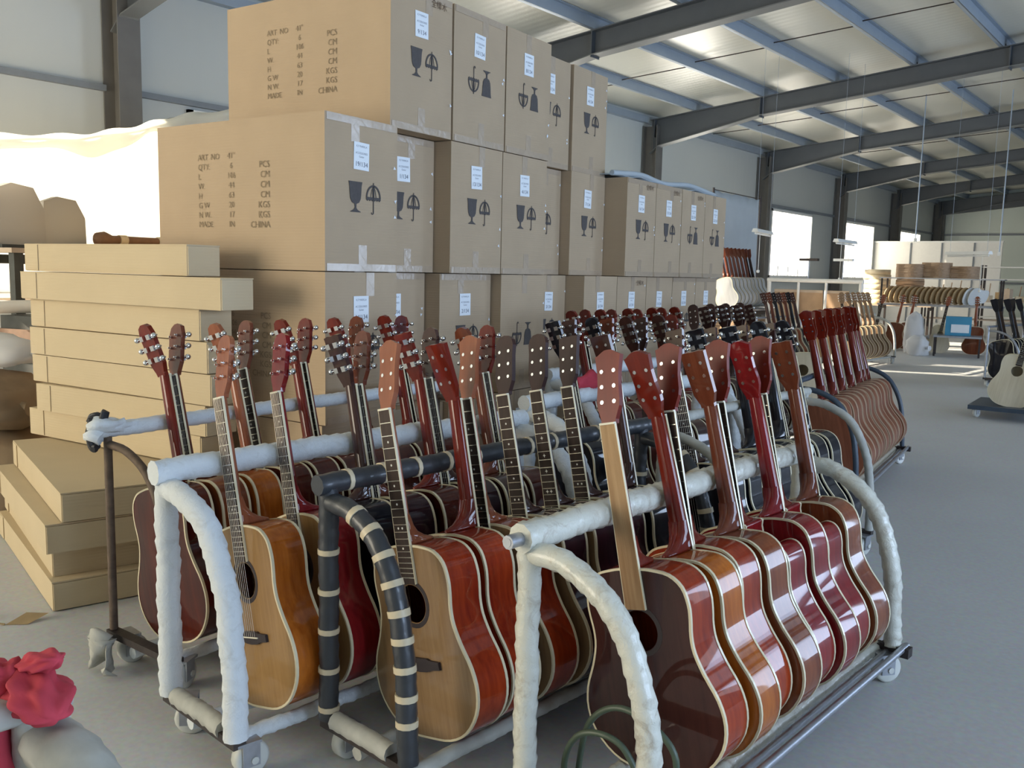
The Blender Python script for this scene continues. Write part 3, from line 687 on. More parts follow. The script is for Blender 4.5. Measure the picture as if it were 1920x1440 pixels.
def guitar(loc, rackrot, lean, face_away, side='red', top=None, neck='red', board='rosewood', head='wavy', tuners=False, strings=False, cut=False, label='', group='', detail=2, inlay='in', bridge=False, jit=(0, 0, 0), headface=None, bind='binding_cream'):
    r = empty('acoustic_guitar'); tag(r, label, 'guitar', group)
    M = Matrix.Translation(loc) @ Matrix.Rotation(rackrot+jit[2], 4, 'Z') @ Matrix.Rotation(jit[0], 4, 'X') @ Matrix.Rotation(-lean+jit[1], 4, 'Y') @ Matrix.Rotation(math.pi if face_away else 0, 4, 'Z') @ Matrix.Scale(0.975, 4)
    r.matrix_world = M
    sm = side; tm = top or side; nm = neck
    b = obj('body', G['body'][cut], sm, r); obj('soundboard', G['top'][cut], tm, r)
    obj('binding', G['bf'][cut], bind, r); obj('binding', G['bb'][cut], bind, r)
    obj('neck', G['neck'], nm, r); f = obj('fretboard', G['fb'], board, r)
    h = obj('headstock', G['head'][head], headface or nm, r, (0, FY+0.0005, NUT), (HTILT, 0, 0))
    if detail >= 1:
        obj('fretboard_binding', G['fbb'], 'binding_cream', f)
        if board != 'bare_fingerboard':
            obj('frets', G['fr'], 'fret_metal', f)['kind'] = 'stuff'; obj('inlays', G[inlay], 'pearl', f)['kind'] = 'stuff'
        for z in TUNZ:
            for s in (-1, 1):
                if tuners: obj('tuner', G['tun'][s], 'chrome', h, (0, 0, z))
                else: obj('bushing', BUSH, 'chrome', h, (s*0.0185, 0, z-0.004))
    if detail >= 2:
        obj('rosette', G['ros'], 'bridge_dark', r); obj('heel_cap', G['heelcap'], 'binding_cream', r); obj('nut', G['nut'], 'bone', f)
        if bridge:
            bo = obj('bridge', G['br'], 'bridge_dark', r)
            if strings: obj('saddle', G['saddle'], 'bone', bo)
    if strings: obj('strings', G['str'], 'string_steel', r)['kind'] = 'stuff'
    return r

# ================================================================ guitar racks (wheeled carts of bandaged tube)
def caster(parent, loc, rz, wheel='wheel_white', k=1.27):
    c = obj('caster', MB().box((0, 0, 0.078), (0.06, 0.05, 0.006)).box((-0.019, 0.008, 0.052), (0.004, 0.036, 0.056)).box((0.019, 0.008, 0.052), (0.004, 0.036, 0.056)), 'steel_bare', parent, loc, (0, 0, rz)); c.scale = (k, k, k)
    obj('wheel', MB().lathe([(0.012, -0.016), (0.030, -0.015), (0.036, -0.011), (0.036, 0.011), (0.030, 0.015), (0.012, 0.016)], 18, 'x', (0, 0.014, 0.036)).lathe([(0.008, -0.024), (0.008, 0.024)], 8, 'x', (0, 0.014, 0.036)), wheel, c)
RAIL_R = {'white': 0.040, 'cream': 0.040, 'black': 0.030, 'rust': 0.031, 'grey': 0.024}
def rack(name, label, near, far, w=0.36, rz=0.77, style='white', post_r=None, knot=False, group='guitar carts', bands=False, outer=False, simple=False, seed=1, lean=14.5, dv=0.0):
    nx, ny = near; L = math.hypot(far[0]-nx, far[1]-ny); a = math.atan2(-(far[0]-nx), far[1]-ny)
    r = empty(name, (nx, ny, 0), a); tag(r, label, 'cart', group)
    M = {'white': ('wrap_white', 'wrap_white', 0.034), 'cream': ('wrap_cream', 'wrap_cream', 0.034), 'black': ('foam_black', 'foam_black', 0.027), 'rust': ('wrap_white', 'steel_rust', 0.025), 'blue': ('steel_blue', 'steel_blue', 0.017), 'steel': ('steel_bare', 'steel_bare', 0.014), 'grey': ('wrap_grey', 'wrap_grey', 0.02)}[style]
    rm, pm_, rr = M; pr_ = post_r or {'rust': 0.013, 'cream': 0.0275, 'white': 0.031}.get(style, rr*0.95)
    wrap = style in ('white', 'cream', 'black', 'grey')
    def tube(nm, path, mat, rad, sd, wr=True):
        if wr and not simple: return obj(nm, wrapped(path, rad, sd, amp=0.0046 if style in ('white', 'cream') else 0.0024), mat, r)
        return obj(nm, MB().tube(resample(path, 0.03), rad, 9), mat, r)
    zb = 0.118
    rail = tube('top_rail', [(0, -0.035, rz), (0, L*0.5, rz+0.004), (0, L+0.035, rz)], rm, rr, seed, True)
    if style == 'cream': obj('rail_stub', MB().tube([(0, -0.075, rz), (0, 0.0, rz)], 0.016, 10).tube([(0, -0.076, rz), (0, -0.070, rz)], 0.010, 10), 'steel_bare', r)
    for y, nmx in ((0, 'near'), (L, 'far')):
        tube('post', [(0, y, zb), (0, y, (zb+rz)/2), (0, y, rz-0.01)], pm_, pr_, seed+3+int(y*10), wrap)
        za = rz - (0.045 if style != 'cream' else 0.034); A = [(0.012, y, za)]
        A = [Vector((0.015, y, za)), Vector((w*0.32, y, za-0.010)), Vector((w*0.64, y, za-0.068)), Vector((w*0.87, y, za-0.200)), Vector((w*0.965, y, za-0.36)), Vector((w*0.99, y, za-0.50)), Vector((w, y, zb))]
        ar = tube('arch', spline(A, 8), pm_, pr_, seed+7+int(y*10), wrap)
        if bands:
            P = resample(spline(A, 8), 0.004); tot = len(P)
            for k in range(9):
                i = int(tot*(0.14+0.09*k)); seg = P[max(0, i-2):i+3]
                if len(seg) > 2: obj('tape_band', MB().tube(seg, pr_+0.0022, 12), 'tape_tan', ar)
            for k in range(5):
                zz = 0.14 + 0.105*k; obj('tape_band', MB().tube([(0, y, zz), (0, y, zz+0.007), (0, y, zz+0.014)], pr_+0.0022, 12), 'tape_tan', ar)
        obj('cross_bar', MB().box((w/2, y, zb-0.012), (w+0.03, 0.035, 0.022)), 'steel_dark', r)
        if wrap and not simple and y == 0: tube('cross_wrap', [(0.03, y, zb+0.003), (w-0.06, y, zb+0.003)], 'wrap_grey' if style != 'cream' else 'steel_dark', 0.024, seed+31)
        for vv in (0.02, w-0.02): caster(r, (vv, y+(0.03 if y == 0 else -0.03), 0), random.uniform(-0.7, 0.7), 'wheel_white' if style != 'blue' else 'lamp_white')
    if bands:
        n = int(L/0.115)
        for k in range(n):
            yy = 0.05 + k*0.115; obj('tape_band', MB().tube([(0, yy, rz+0.002), (0, yy+0.006, rz+0.002), (0, yy+0.013, rz+0.002)], rr+0.002, 12), 'tape_tan', rail)
    vb = RAIL_R.get(style, 0.022) + 0.027 + dv + (rz-0.104)*math.tan(R(lean))
    for vv, zr in ((vb-0.125, 0.066), (vb+0.085, 0.099)): tube('base_rail', [(vv, 0, zr), (vv, L/2, zr), (vv, L, zr)], {'black': 'wrap_grey', 'blue': 'bone', 'steel': 'steel_bare', 'rust': 'wrap_white'}.get(style, rm), 0.019, seed+40+int(vv*100), wrap or style == 'rust')
    if outer:
        obj('outer_bar', MB().tube([(w+0.035, -0.04, 0.118), (w+0.035, L+0.03, 0.118)], 0.011, 10), 'steel_bare', r)
        for y in (0, L): obj('bar_bracket', MB().box((w+0.012, y, 0.108), (0.09, 0.04, 0.03)), 'steel_dark', r)
        obj('floor_bar', MB().tube([(w-0.01, 0, 0.10), (w-0.01, L, 0.10)], 0.009, 8), 'steel_bare', r)
    return r, L, a
class Rack:
    def __init__(s, *args, **kw):
        s.near = args[2]; s.w = kw.get('w', 0.36); s.rz = kw.get('rz', 0.77); s.obj, s.L, s.a = rack(*args, **kw); s.rr = RAIL_R.get(kw.get('style', 'white'), 0.022)
    def pos(s, v, u):
        return (s.near[0] + v*math.cos(s.a) - u*math.sin(s.a), s.near[1] + v*math.sin(s.a) + u*math.cos(s.a))
    def put(s, u, lean=10.0, dv=0.0, zb=0.104, jit=(0, 0, 0), **kw):
        th = R(lean); v = s.rr + 0.027 + dv + (s.rz - zb)*math.tan(th); x, y = s.pos(v, u)
        return guitar((x, y, zb), s.a, th, jit=jit, **kw)
def fill(rk, where, specs, group, u0=0.22, step=0.127, detail=2, seed=3, lean=14.5, dv=0.0):
    rnd = random.Random(seed); n = len(specs); u = u0
    for i, sp in enumerate(specs):
        d = dict(sp); du = d.pop('du', 0); dl = d.pop('dl', 0); desc = d.pop('desc'); u += du
        lab = '%s guitar from near end of %s, %s' % (ORD[i], where, desc)
        rk.put(u, dv=dv, lean=lean+dl+rnd.uniform(-0.9, 0.9), jit=(rnd.uniform(-0.005, 0.005), 0, rnd.uniform(-0.02, 0.02)), label=lab, group=group, detail=detail, **d)
        u += step
def g(desc, side, away, **kw): return dict(desc=desc, side=side, face_away=away, **kw)
LR, LRB, LO, LC, LB, LD, LP, LK = ['lacquer_'+x for x in ('red', 'redbrown', 'orange', 'crimson', 'brown', 'darkbrown', 'purple', 'black')]
NR, NB, ND, NT = 'neck_red', 'neck_brown', 'neck_dark', 'neck_tan'

A = Rack('guitar_cart', 'front guitar cart wrapped in shiny cream plastic film', (-1.185, 1.57), (-1.11, 2.98), w=0.345, rz=0.70, style='cream', outer=True, seed=11, lean=13.5)
fill(A, 'the front cream cart', [
    g('bare wooden fingerboard facing out', LR, False, top=LD, neck=NR, board='bare_fingerboard', head='wavy', headface='head_red', dl=-0.8),
    g('orange sides, back turned', LO, True, neck=NR, head='wavy', du=0.006, dl=1.0),
    g('red-orange sides', LR, False, neck=NR, head='wavy', headface='head_red', du=0.004, dl=-1.0),
    g('brown head, back turned', LB, True, neck=NB, head='square', du=0.008, dl=0.8),
    g('crimson with cutaway', LC, False, neck=NR, head='wavy', cut=True, headface='head_red', du=0.010, dl=-1.2),
    g('crimson, back turned', LC, True, neck='lacquer_crimson', head='wavy', du=0.008, dl=1.0),
    g('crimson with cutaway', LC, False, neck=NR, head='wavy', cut=True, headface='head_red', du=0.010, dl=-1.2),
    g('orange-brown, back turned', LB, True, neck=NB, head='square', du=0.010, dl=0.6)], 'guitars on the front cream cart', u0=0.32, step=0.1235, seed=5, lean=13.5, dv=0.0)
Bk = Rack('guitar_cart', 'guitar cart padded with black foam and tan tape bands', (-1.752, 1.47), (-1.645, 2.83), w=0.315, rz=0.742, style='black', bands=True, seed=21, lean=12.5, dv=0.045)
fill(Bk, 'the black foam cart', [
    g('pale top with dark bridge', LR, False, top='spruce_top', neck=NT, head='wavy', bridge=True),
    g('red, back turned', LR, True, neck=NR, head='square', du=-0.005),
    g('pale top, red sides', LR, False, top='spruce_top', neck=NT, head='wavy', bridge=True, du=0.02),
    g('pale top, dark headstock', LP, False, top='spruce_top', neck=ND, head='round', headface='head_dark', bridge=True, du=0.015),
    g('pale top, nearly black headstock', LP, False, top='spruce_top', neck=ND, head='round', headface='head_dark', inlay='st', bridge=True, du=0.01),
    g('pale top, flat-topped headstock', LP, False, top='spruce_top', neck=ND, head='square', headface='head_dark', bridge=True, du=0.01),
    g('black, back turned', LK, True, neck=ND, head='square', du=0.01)], 'guitars on the black foam cart', u0=0.19, step=0.135, seed=6, lean=12.5, dv=0.045)
Ck = Rack('guitar_cart', 'guitar cart bandaged in white cloth, second from the flat boxes', (-2.185, 1.28), (-2.07, 2.64), w=0.345, rz=0.737, style='white', seed=31)
fill(Ck, 'the white bandaged cart', [
    g('honey top with strings', LO, False, top='honey_top', neck=NT, head='round', tuners=True, strings=True, bridge=True),
    g('strung, dark red sides', LC, False, top='honey_top', neck='lacquer_crimson', head='octagon', tuners=True, strings=True, bridge=True, du=0.05),
    g('black neck, back turned', LK, True, neck=ND, head='square', tuners=True, strings=True, du=0.025),
    g('purple-brown, strung', LP, False, neck=NB, head='octagon', tuners=True, strings=True, du=0.006),
    g('red, back turned', LRB, True, neck=NR, head='square', tuners=True, du=0.02),
    g('dark purple, strung', LP, False, neck=ND, head='octagon', tuners=True, strings=True, du=0.02),
    g('dark brown, back turned', LD, True, neck=NB, head='octagon', tuners=True),
    g('red headstock, inlaid board', LRB, False, neck=NR, head='octagon', tuners=True, strings=True, inlay='st', du=0.008)], 'guitars on the white bandaged cart', u0=0.20, step=0.128, seed=7)
Dk = Rack('guitar_cart', 'rusty guitar cart with cloth-bound top rail beside flat boxes', (-2.72, 1.40), (-2.77, 2.95), w=0.34, rz=0.765, style='rust', seed=41)
fill(Dk, 'the rusty cart', [
    g('red neck, back turned', LRB, True, neck=NR, head='octagon', tuners=True),
    g('brown, strung', LB, False, neck=NB, head='octagon', tuners=True, strings=True, du=0.0),
    g('orange neck, back turned', LO, True, neck=NT, head='octagon', tuners=True, du=0.0),
    g('bright glossy headstock', LRB, False, neck=NB, head='round', tuners=True, inlay='st', du=0.015),
    g('red neck, back turned', LRB, True, neck=NR, head='octagon', tuners=True),
    g('red, inlaid board', LRB, False, neck=NR, head='octagon', tuners=True, inlay='st', du=0.0),
    g('red, back turned', LRB, True, neck=NR, head='octagon', tuners=True, du=0.0),
    g('dark red', LRB, False, neck=NB, head='octagon', tuners=True, inlay='st', du=0.01),
    g('red-brown, back turned', LRB, True, neck=NR, head='octagon', tuners=True, du=0.0),
    g('red-brown', LRB, False, neck=NR, head='octagon', tuners=True, du=0.0)], 'guitars on the rusty cart', u0=0.14, step=0.1315, seed=8)
B2 = Rack('guitar_cart', 'grey cloth cart of black guitars behind the black foam cart', (-1.64, 2.98), (-1.60, 4.30), w=0.35, rz=0.737, style='grey', seed=51)
fill(B2, 'the cart of black guitars', [
    g('blue-black, strung', LK, False, neck=ND, head='square', tuners=True, strings=True),
    g('black, back turned', LK, True, neck='lacquer_black', head='square', tuners=True),
    g('orange top', LK, False, top='honey_top', neck=ND, head='square', tuners=True, strings=True),
    g('black neck, back turned', LK, True, neck='lacquer_black', head='square', tuners=True),
    g('black, strung', LK, False, neck=ND, head='square', tuners=True, strings=True),
    g('black, back turned', LK, True, neck='lacquer_black', head='round', tuners=True),
    g('dark, strung', LK, False, neck=ND, head='square', tuners=True, strings=True),
    g('glossy black, back turned', LK, True, neck='lacquer_black', head='round', tuners=True)], 'guitars on the cart of black guitars', u0=0.12, step=0.137, seed=9, detail=1)
C2 = Rack('guitar_cart', 'white bandaged cart with black rail end, behind the middle row', (-2.28, 2.99), (-2.18, 4.32), w=0.34, rz=0.737, style='white', seed=61)
fill(C2, 'the second white cart', [
    g('black, back turned', LK, True, neck='lacquer_black', head='square', tuners=True),
    g('grey headstock', LP, False, neck=ND, head='square', tuners=True, strings=True),
    g('black headstock, back turned', LD, True, neck='lacquer_black', head='round', tuners=True),
    g('red sides', LRB, False, neck=NB, head='square', tuners=True, strings=True),
    g('red sides, back turned', LRB, True, neck=ND, head='round', tuners=True),
    g('dark red', LRB, False, neck=ND, head='square', tuners=True),
    g('dark, back turned', LD, True, neck=ND, head='round', tuners=True),
    g('red', LRB, False, neck=NR, head='octagon', tuners=True)], 'guitars on the second white cart', u0=0.15, step=0.134, seed=10, detail=1)
D2 = Rack('guitar_cart', 'guitar cart with red headstocks close to the cartons', (-2.72, 3.75), (-2.67, 5.18), w=0.34, rz=0.76, style='white', seed=71)
fill(D2, 'the cart by the cartons', [
    g('red headstock' + (', back turned' if i % 2 == 0 else ''), LRB, i % 2 == 0, neck=NR, head='octagon', tuners=True) for i in range(9)], 'guitars on the cart by the cartons', u0=0.16, step=0.13, seed=12, detail=1)
E3 = Rack('guitar_cart', 'dark guitar cart at the far end of the carton wall', (-2.80, 5.35), (-2.86, 6.62), w=0.34, rz=0.77, style='steel', seed=81)
fill(E3, 'the far carton-side cart', [
    g(('dark headstock', 'dark headstock, back turned')[i % 2], LD if i % 3 else LP, i % 2 == 1, neck=ND, head=('round', 'square')[i % 2], tuners=i not in (0, 6)) for i in range(8)], 'guitars on the cart at the far carton end', u0=0.15, step=0.135, seed=13, detail=1)
Ek = Rack('guitar_cart', 'cart of satin brown guitars standing alone beyond the front carts', (-1.90, 5.02), (-2.09, 6.60), w=0.34, rz=0.705, style='blue', outer=True, seed=91)
fill(Ek, 'the brown guitar cart', [
    g('back turned' if i % 2 == 0 or i > 7 else 'front outwards', 'satin_brown', i % 2 == 0 or i > 7, neck=NR, head='wavy', bind='binding_tan') for i in range(11)], 'guitars on the brown guitar cart', u0=0.19, step=0.1305, seed=14, detail=1)
# ================================================================ left background: sheeted pile, clutter
def sheet_mesh(pts_top, zb, seed, nv=14, sub=10, fold=0.05, lean=0.25):
    """cloth hanging from a wavy top edge; pts_top = (x, y, z)"""
    top = spline(pts_top, sub); rnd = random.Random(seed); V = []; F = []; nu = len(top)
    for j in range(nv+1):
        t = j/nv
        for i, p in enumerate(top):
            n = math.sin(i*0.55+seed)*0.6 + math.sin(i*1.37+2*seed)*0.4
            V.append((p.x + lean*t + fold*n*t, p.y + fold*0.5*math.cos(i*0.9)*t, p.z*(1-t) + (zb(i/(nu-1)) if callable(zb) else zb)*t + 0.012*math.sin(i*0.8)*(1-t)))
    F = [(j*nu+i, j*nu+i+1, (j+1)*nu+i+1, (j+1)*nu+i) for j in range(nv) for i in range(nu-1)]
    return V, F
def cloth(name, V, F, th, mat, parent=None):
    o = obj(name, MB().add(V, F, True).mesh(name), mat, parent); m = o.modifiers.new('thickness', 'SOLIDIFY'); m.thickness = th; return o
sh = empty('white_sheet', (-7.2, 3.6, 0)); tag(sh, 'sunlit white sheet draped over a tall pile behind the flat boxes', 'sheet')
V, F = sheet_mesh([(-7.25, 1.9, 2.05), (-7.2, 2.9, 2.17), (-7.15, 3.5, 2.24), (-7.1, 3.95, 2.36), (-7.05, 4.35, 2.50), (-7.0, 4.9, 2.62), (-6.95, 5.6, 2.72), (-6.9, 6.3, 2.70)], 1.05, 3, fold=0.035, lean=0.12)
cloth('hanging_side', [(x+7.2, y-3.6, z) for x, y, z in V], F, 0.004, 'white_sheet', sh)
V2 = []
TOPE = [(-7.25, 1.9, 2.05), (-7.2, 2.9, 2.17), (-7.15, 3.5, 2.24), (-7.1, 3.95, 2.36), (-7.05, 4.35, 2.50), (-7.0, 4.9, 2.62), (-6.95, 5.6, 2.72), (-6.9, 6.3, 2.70)]
top = spline(TOPE, 10)
for j in range(5):
    for i, p in enumerate(top): V2.append((p.x+7.2 + 0.035 + 0.03*math.sin(j*0.8) + 0.01*math.sin(i*0.7), p.y-3.6, p.z + 0.02 + 0.012*math.sin(i*0.8) - (0.035+0.012*math.sin(i*0.33))*j))
cloth('top_fold', V2, [(j*len(top)+i, j*len(top)+i+1, (j+1)*len(top)+i+1, (j+1)*len(top)+i) for j in range(4) for i in range(len(top)-1)], 0.004, 'white_sheet', sh)
obj('line', MB().tube([(p.x+7.2, p.y-3.6, p.z+0.005) for p in top], 0.006, 6), 'steel_dark', sh)
for p in (top[0], top[-1]): obj('prop', MB().tube([(p.x+7.2, p.y-3.6, 0), (p.x+7.2, p.y-3.6, p.z+0.05)], 0.022, 8), 'steel_rust', sh)
pl = empty('storage_frame', (-7.9, 3.9, 0)); tag(pl, 'low steel storage frame standing behind the white sheet', 'frame')
for x in (-0.5, 0.5):
    for y in (-1.9, 0, 2.2): obj('post', MB().box((x, y, 0.49), (0.05, 0.05, 0.98)), 'steel_rust', pl)
for z in (0.5, 0.95):
    for x in (-0.5, 0.5): obj('beam', MB().box((x, 0.15, z), (0.05, 4.2, 0.05)), 'steel_rust', pl)
obj('deck', MB().box((0, 0.15, 0.985), (1.05, 4.2, 0.02)), 'mdf', pl)

def soft_lump(name, label, cat, loc, size, mat, seed, rz=0, group=None):
    """a slumped sack or bundle"""
    rnd = random.Random(seed); mb = MB(); n, m = 20, 12; V = []; k1, k2, k3 = [rnd.uniform(2, 5) for _ in range(3)]
    for j in range(m+1):
        ph = math.pi*j/m
        for i in range(n):
            a = 2*math.pi*i/n
            sx = math.copysign(abs(math.cos(a))**0.7, math.cos(a))*abs(math.sin(ph))**0.7; sy = math.copysign(abs(math.sin(a))**0.7, math.sin(a))*abs(math.sin(ph))**0.7; sz = -math.cos(ph)
            w = 1 + 0.07*math.sin(k1*a+seed) * math.sin(2*ph) + 0.05*math.sin(k2*sz*3+a*2)
            V.append((sx*size[0]/2*w, sy*size[1]/2*w, (max(sz, -0.62)*w + 0.64)*size[2]/1.64))
    F = [(j*n+i, j*n+(i+1) % n, (j+1)*n+(i+1) % n, (j+1)*n+i) for j in range(m) for i in range(n)]
    r = empty(name, loc, rz); tag(r, label, cat, group); obj('filling', mb.add(V, F, True).mesh('filling'), mat, r)
    obj('tied_end', MB().lathe([(0.03, 0), (0.018, 0.03), (0.022, 0.05), (0.045, 0.09)], 10, 'x', (size[0]*0.46, 0, size[2]*0.42)), mat, r); return r
soft_lump('sack', 'brown slumped sack on the floor left of the flat boxes', 'sack', (-5.15, 2.0, 0.0), (0.95, 0.62, 0.40), 'sack', 1, 0.4, 'sacks heaped at left')
soft_lump('sack', 'brown sack lying on top of the floor sack at the left edge', 'sack', (-5.25, 2.02, 0.415), (0.85, 0.55, 0.28), 'sack', 2, 0.1, 'sacks heaped at left')
soft_lump('sack', 'darker sack behind the heap at the left edge', 'sack', (-6.0, 1.85, 0.0), (0.6, 0.55, 0.5), 'sack', 4, -0.3, 'sacks heaped at left')
soft_lump('plastic_bundle', 'white plastic bundle lying on the upper sack', 'bundle', (-5.3, 2.05, 0.73), (0.75, 0.32, 0.16), 'plastic_bag', 5, 0.3)
def table(name, label, cat, x, y, z, lx, ly, rz, top, leg, group=None, lw=0.04, th=0.03, shelf=None):
    r = empty(name, (x, y, 0), rz); tag(r, label, cat, group); obj('table_top', MB().box((0, 0, z-th/2), (lx, ly, th)), top, r)
    for sx in (-1, 1):
        for sy in (-1, 1): obj('leg', MB().box((sx*(lx/2-lw), sy*(ly/2-lw), (z-th)/2), (lw, lw, z-th)), leg, r)
    for sx in (-1, 1): obj('apron', MB().box((sx*(lx/2-lw), 0, z-th-0.04), (lw*0.6, ly-2*lw, 0.06)), leg, r)
    if shelf:
        for zz in shelf: obj('shelf', MB().box((0, 0, zz), (lx-0.04, ly-0.04, 0.02)), top, r)
    return r
table('workbench', 'cluttered dark workbench at the left edge under the sheet', 'bench', -6.35, 3.55, 1.36, 0.55, 2.2, 0.12, 'mdf', 'crate_dark', lw=0.06)
r = empty('spindle_rail', (-6.25, 3.65, 1.44)); tag(r, 'turned brown wooden pole with knobs lying on the left workbench', 'pole')
r.rotation_euler = (0, 0, 0.12)
obj('pole', MB().lathe([(0.0, -0.52), (0.045, -0.50), (0.055, -0.44), (0.03, -0.38), (0.028, 0.0), (0.05, 0.05), (0.052, 0.10), (0.03, 0.16), (0.03, 0.62), (0.0, 0.63)], 12, 'y'), 'wood_pole', r)
for y in (-0.3, 0.02, 0.22): obj('pale_band', MB().lathe([(0.036, y-0.03), (0.036, y+0.03)], 12, 'y'), 'tape_tan', r)
for y in (-0.42, 0.35): obj('rest_block', MB().box((0, y, -0.055), (0.06, 0.05, 0.05)), 'crate_dark', r)
for i, (x, y, w, h, rz) in enumerate(((-6.3, 2.68, 0.36, 0.42, 0.2), (-6.4, 3.02, 0.30, 0.36, 0.0))):
    r = empty('foam_headrest', (x, y, 1.36), rz); tag(r, ('grey-brown padded panel at the extreme left edge before the sheet', 'grey tapered panel standing right of the padded panel')[i], 'panel', 'panels on the left bench')
    obj('pad', MB().prism([(-w/2, 0.0), (w/2, 0), (w/2*0.96, h*0.62), (w/2*0.55, h*0.95), (-w/2*0.3, h), (-w/2*0.9, h*0.9)], 'x', -0.04, 0.04), 'grey_film', r)
    obj('foot', MB().box((0, 0, 0.012), (0.16, w*0.9, 0.024)), 'crate_dark', r)
for i, (x, y, z, d) in enumerate(((-5.75, 2.62, 0.0, (0.45, 0.40, 0.95)), (-5.75, 3.12, 0.0, (0.45, 0.4, 0.945)))):
    r = empty('crate', (x, y, z), 0.2); tag(r, ('dark crate wedged behind the flat boxes at the left edge', 'second dark crate further behind the flat boxes')[i], 'crate', 'dark crates at left')
    obj('crate_body', MB().box((0, 0, d[2]/2), (d[0]-0.03, d[1]-0.03, d[2])), 'crate_dark', r)
    for zz in (0.1, 0.45, 0.8): obj('slat', MB().box((0, -d[1]/2, zz), (d[0], 0.02, 0.14)), 'wood_pole', r); obj('slat', MB().box((d[0]/2, 0, zz), (0.02, d[1], 0.14)), 'wood_pole', r)
r = empty('white_pipe', (-5.75, 2.62, 0.995)); tag(r, 'white pipe lying across the dark crates at the left edge', 'pipe'); r.rotation_euler = (0, 0, 1.25)
obj('pipe_wall', MB().tube([(-0.7, 0, 0), (0.7, 0, 0.02)], 0.04, 12), 'white_paint', r); obj('end_collar', MB().tube([(0.64, 0, 0.02), (0.71, 0, 0.02)], 0.046, 12), 'white_paint', r)
soft_lump('plastic_bundle', 'crumpled greenish plastic-wrapped bundle on the rear cartons, beside the top carton', 'bundle', (-4.85, 3.95, 1.907), (0.85, 0.45, 0.30), 'grey_film', 8, 0.1)
for i in range(3):
    carton(-4.42, 3.83, 0.001+0.634*i, ANG, 'brown carton in the second rear stack, %s from the floor' % ORD[i], None, None, seed=90+i, group='cartons of the rear stack')

# ================================================================ rags, knots and small things on the carts
def rag_mesh(loops, seed, r=0.02):
    mb = MB(); rnd = random.Random(seed)
    for L in loops:
        P = spline(L, 8); ph = rnd.random()*6
        mb.tube(P, lambda s, a, ph=ph: r*(1 + 0.28*math.sin(3*a+ph+s*40) + 0.2*math.sin(s*55+ph)), 12)
    return mb
kn = empty('rag_knot', (-2.72, 1.385, 0.745)); tag(kn, 'white and black rag knotted round the rusty cart rail end', 'rag')
obj('white_cloth', rag_mesh([[(-0.022, -0.015, 0.03), (0.012, -0.022, 0.045), (0.03, 0.01, 0.04), (0.015, 0.05, 0.035)], [(-0.02, -0.01, -0.005), (0.0, -0.03, 0.01), (0.02, -0.015, 0.0)], [(0.0, 0.0, 0.03), (0.01, 0.04, 0.03), (0.005, 0.10, 0.025)]], 2, 0.022), 'wrap_white', kn)
obj('black_strip', rag_mesh([[(-0.028, -0.02, 0.05), (0.0, -0.02, 0.070), (0.022, 0.0, 0.062)], [(0.012, -0.035, 0.06), (-0.01, -0.038, 0.02), (-0.008, -0.03, -0.025), (0.01, -0.025, -0.03)], [(0.018, -0.01, 0.06), (0.026, -0.004, 0.085)]], 3, 0.012), 'tape_black', kn)
hr = empty('hanging_rag', (-2.70, 1.38, 0.0)); tag(hr, 'grey torn rag hanging from the lower corner of the rusty cart', 'rag')
V = []
for j in range(9):
    for i in range(9):
        t = j/8; V.append((-0.04+0.012*i*(1+0.5*t) + 0.02*math.sin(i*1.3+j), -0.04 + 0.03*math.sin(i*1.1+0.5*j), 0.115 - 0.108*t*(0.75+0.25*math.sin(i*2.1)**2)))
cloth('cloth', V, [(j*9+i, j*9+i+1, (j+1)*9+i+1, (j+1)*9+i) for j in range(8) for i in range(8)], 0.003, 'wrap_grey', hr)
obj('knot', rag_mesh([[(-0.03, -0.04, 0.10), (0.0, -0.05, 0.125), (0.03, -0.03, 0.10)]], 5, 0.02), 'wrap_grey', hr)
# green hose looped in the front cart
ho = obj('garden_hose', MB().tube(spline([(-1.12, 1.70, 0.009), (-1.115, 1.69, 0.12), (-1.07, 1.66, 0.262), (-0.994, 1.655, 0.326), (-0.90, 1.655, 0.312), (-0.845, 1.66, 0.24), (-0.90, 1.68, 0.06), (-0.93, 1.66, 0.010), (-0.96, 1.64, 0.010), (-0.915, 1.632, 0.16), (-0.95, 1.625, 0.25), (-1.009, 1.62, 0.272), (-1.075, 1.62, 0.245), (-1.115, 1.63, 0.16), (-1.11, 1.64, 0.009)], 8), 0.0075, 8), 'hose_green')
tag(ho, 'dark green hose looped at the foot of the front cart', 'hose')
pk = empty('pink_cloth', (-2.27, 3.42, 0.772)); tag(pk, 'rolled pink cloth lying on the rail of the second white cart', 'cloth')
obj('roll', rag_mesh([[(-0.02, -0.10, 0.02), (0.01, 0.0, 0.03), (0.0, 0.14, 0.02)]], 7, 0.035), 'red_cloth', pk); obj('loose_end', rag_mesh([[(0.0, 0.12, 0.0), (0.03, 0.14, -0.05), (0.03, 0.13, -0.12)]], 8, 0.02), 'red_cloth', pk)
for i, (x, y, rz, s) in enumerate(((-3.42, 1.28, 0.3, 0.05), (-3.28, 1.37, 1.2, 0.07), (-0.35, 3.35, 0.5, 0.015))):
    r = empty('dry_leaf', (x, y, 0.0), rz); tag(r, ('pale scrap on the floor left of the flat boxes', 'dry brown leaf beside the corner of the flat boxes', 'tiny dark scrap on the open floor at right')[i], 'scrap', 'scraps on the floor')
    obj('blade', MB().add([(-s, 0, 0.001), (0, -s*0.45, 0.002), (s, 0, s*0.3), (0, s*0.45, s*0.35), (0, 0, s*0.15)], [(0, 1, 4), (1, 2, 4), (2, 3, 4), (3, 0, 4)], True).mesh('blade'), 'leaf_dry', r)
    obj('curl', MB().tube([(-s, 0, 0.003), (-s*1.4, s*0.2, s*0.12)], s*0.05, 5), 'leaf_dry', r)

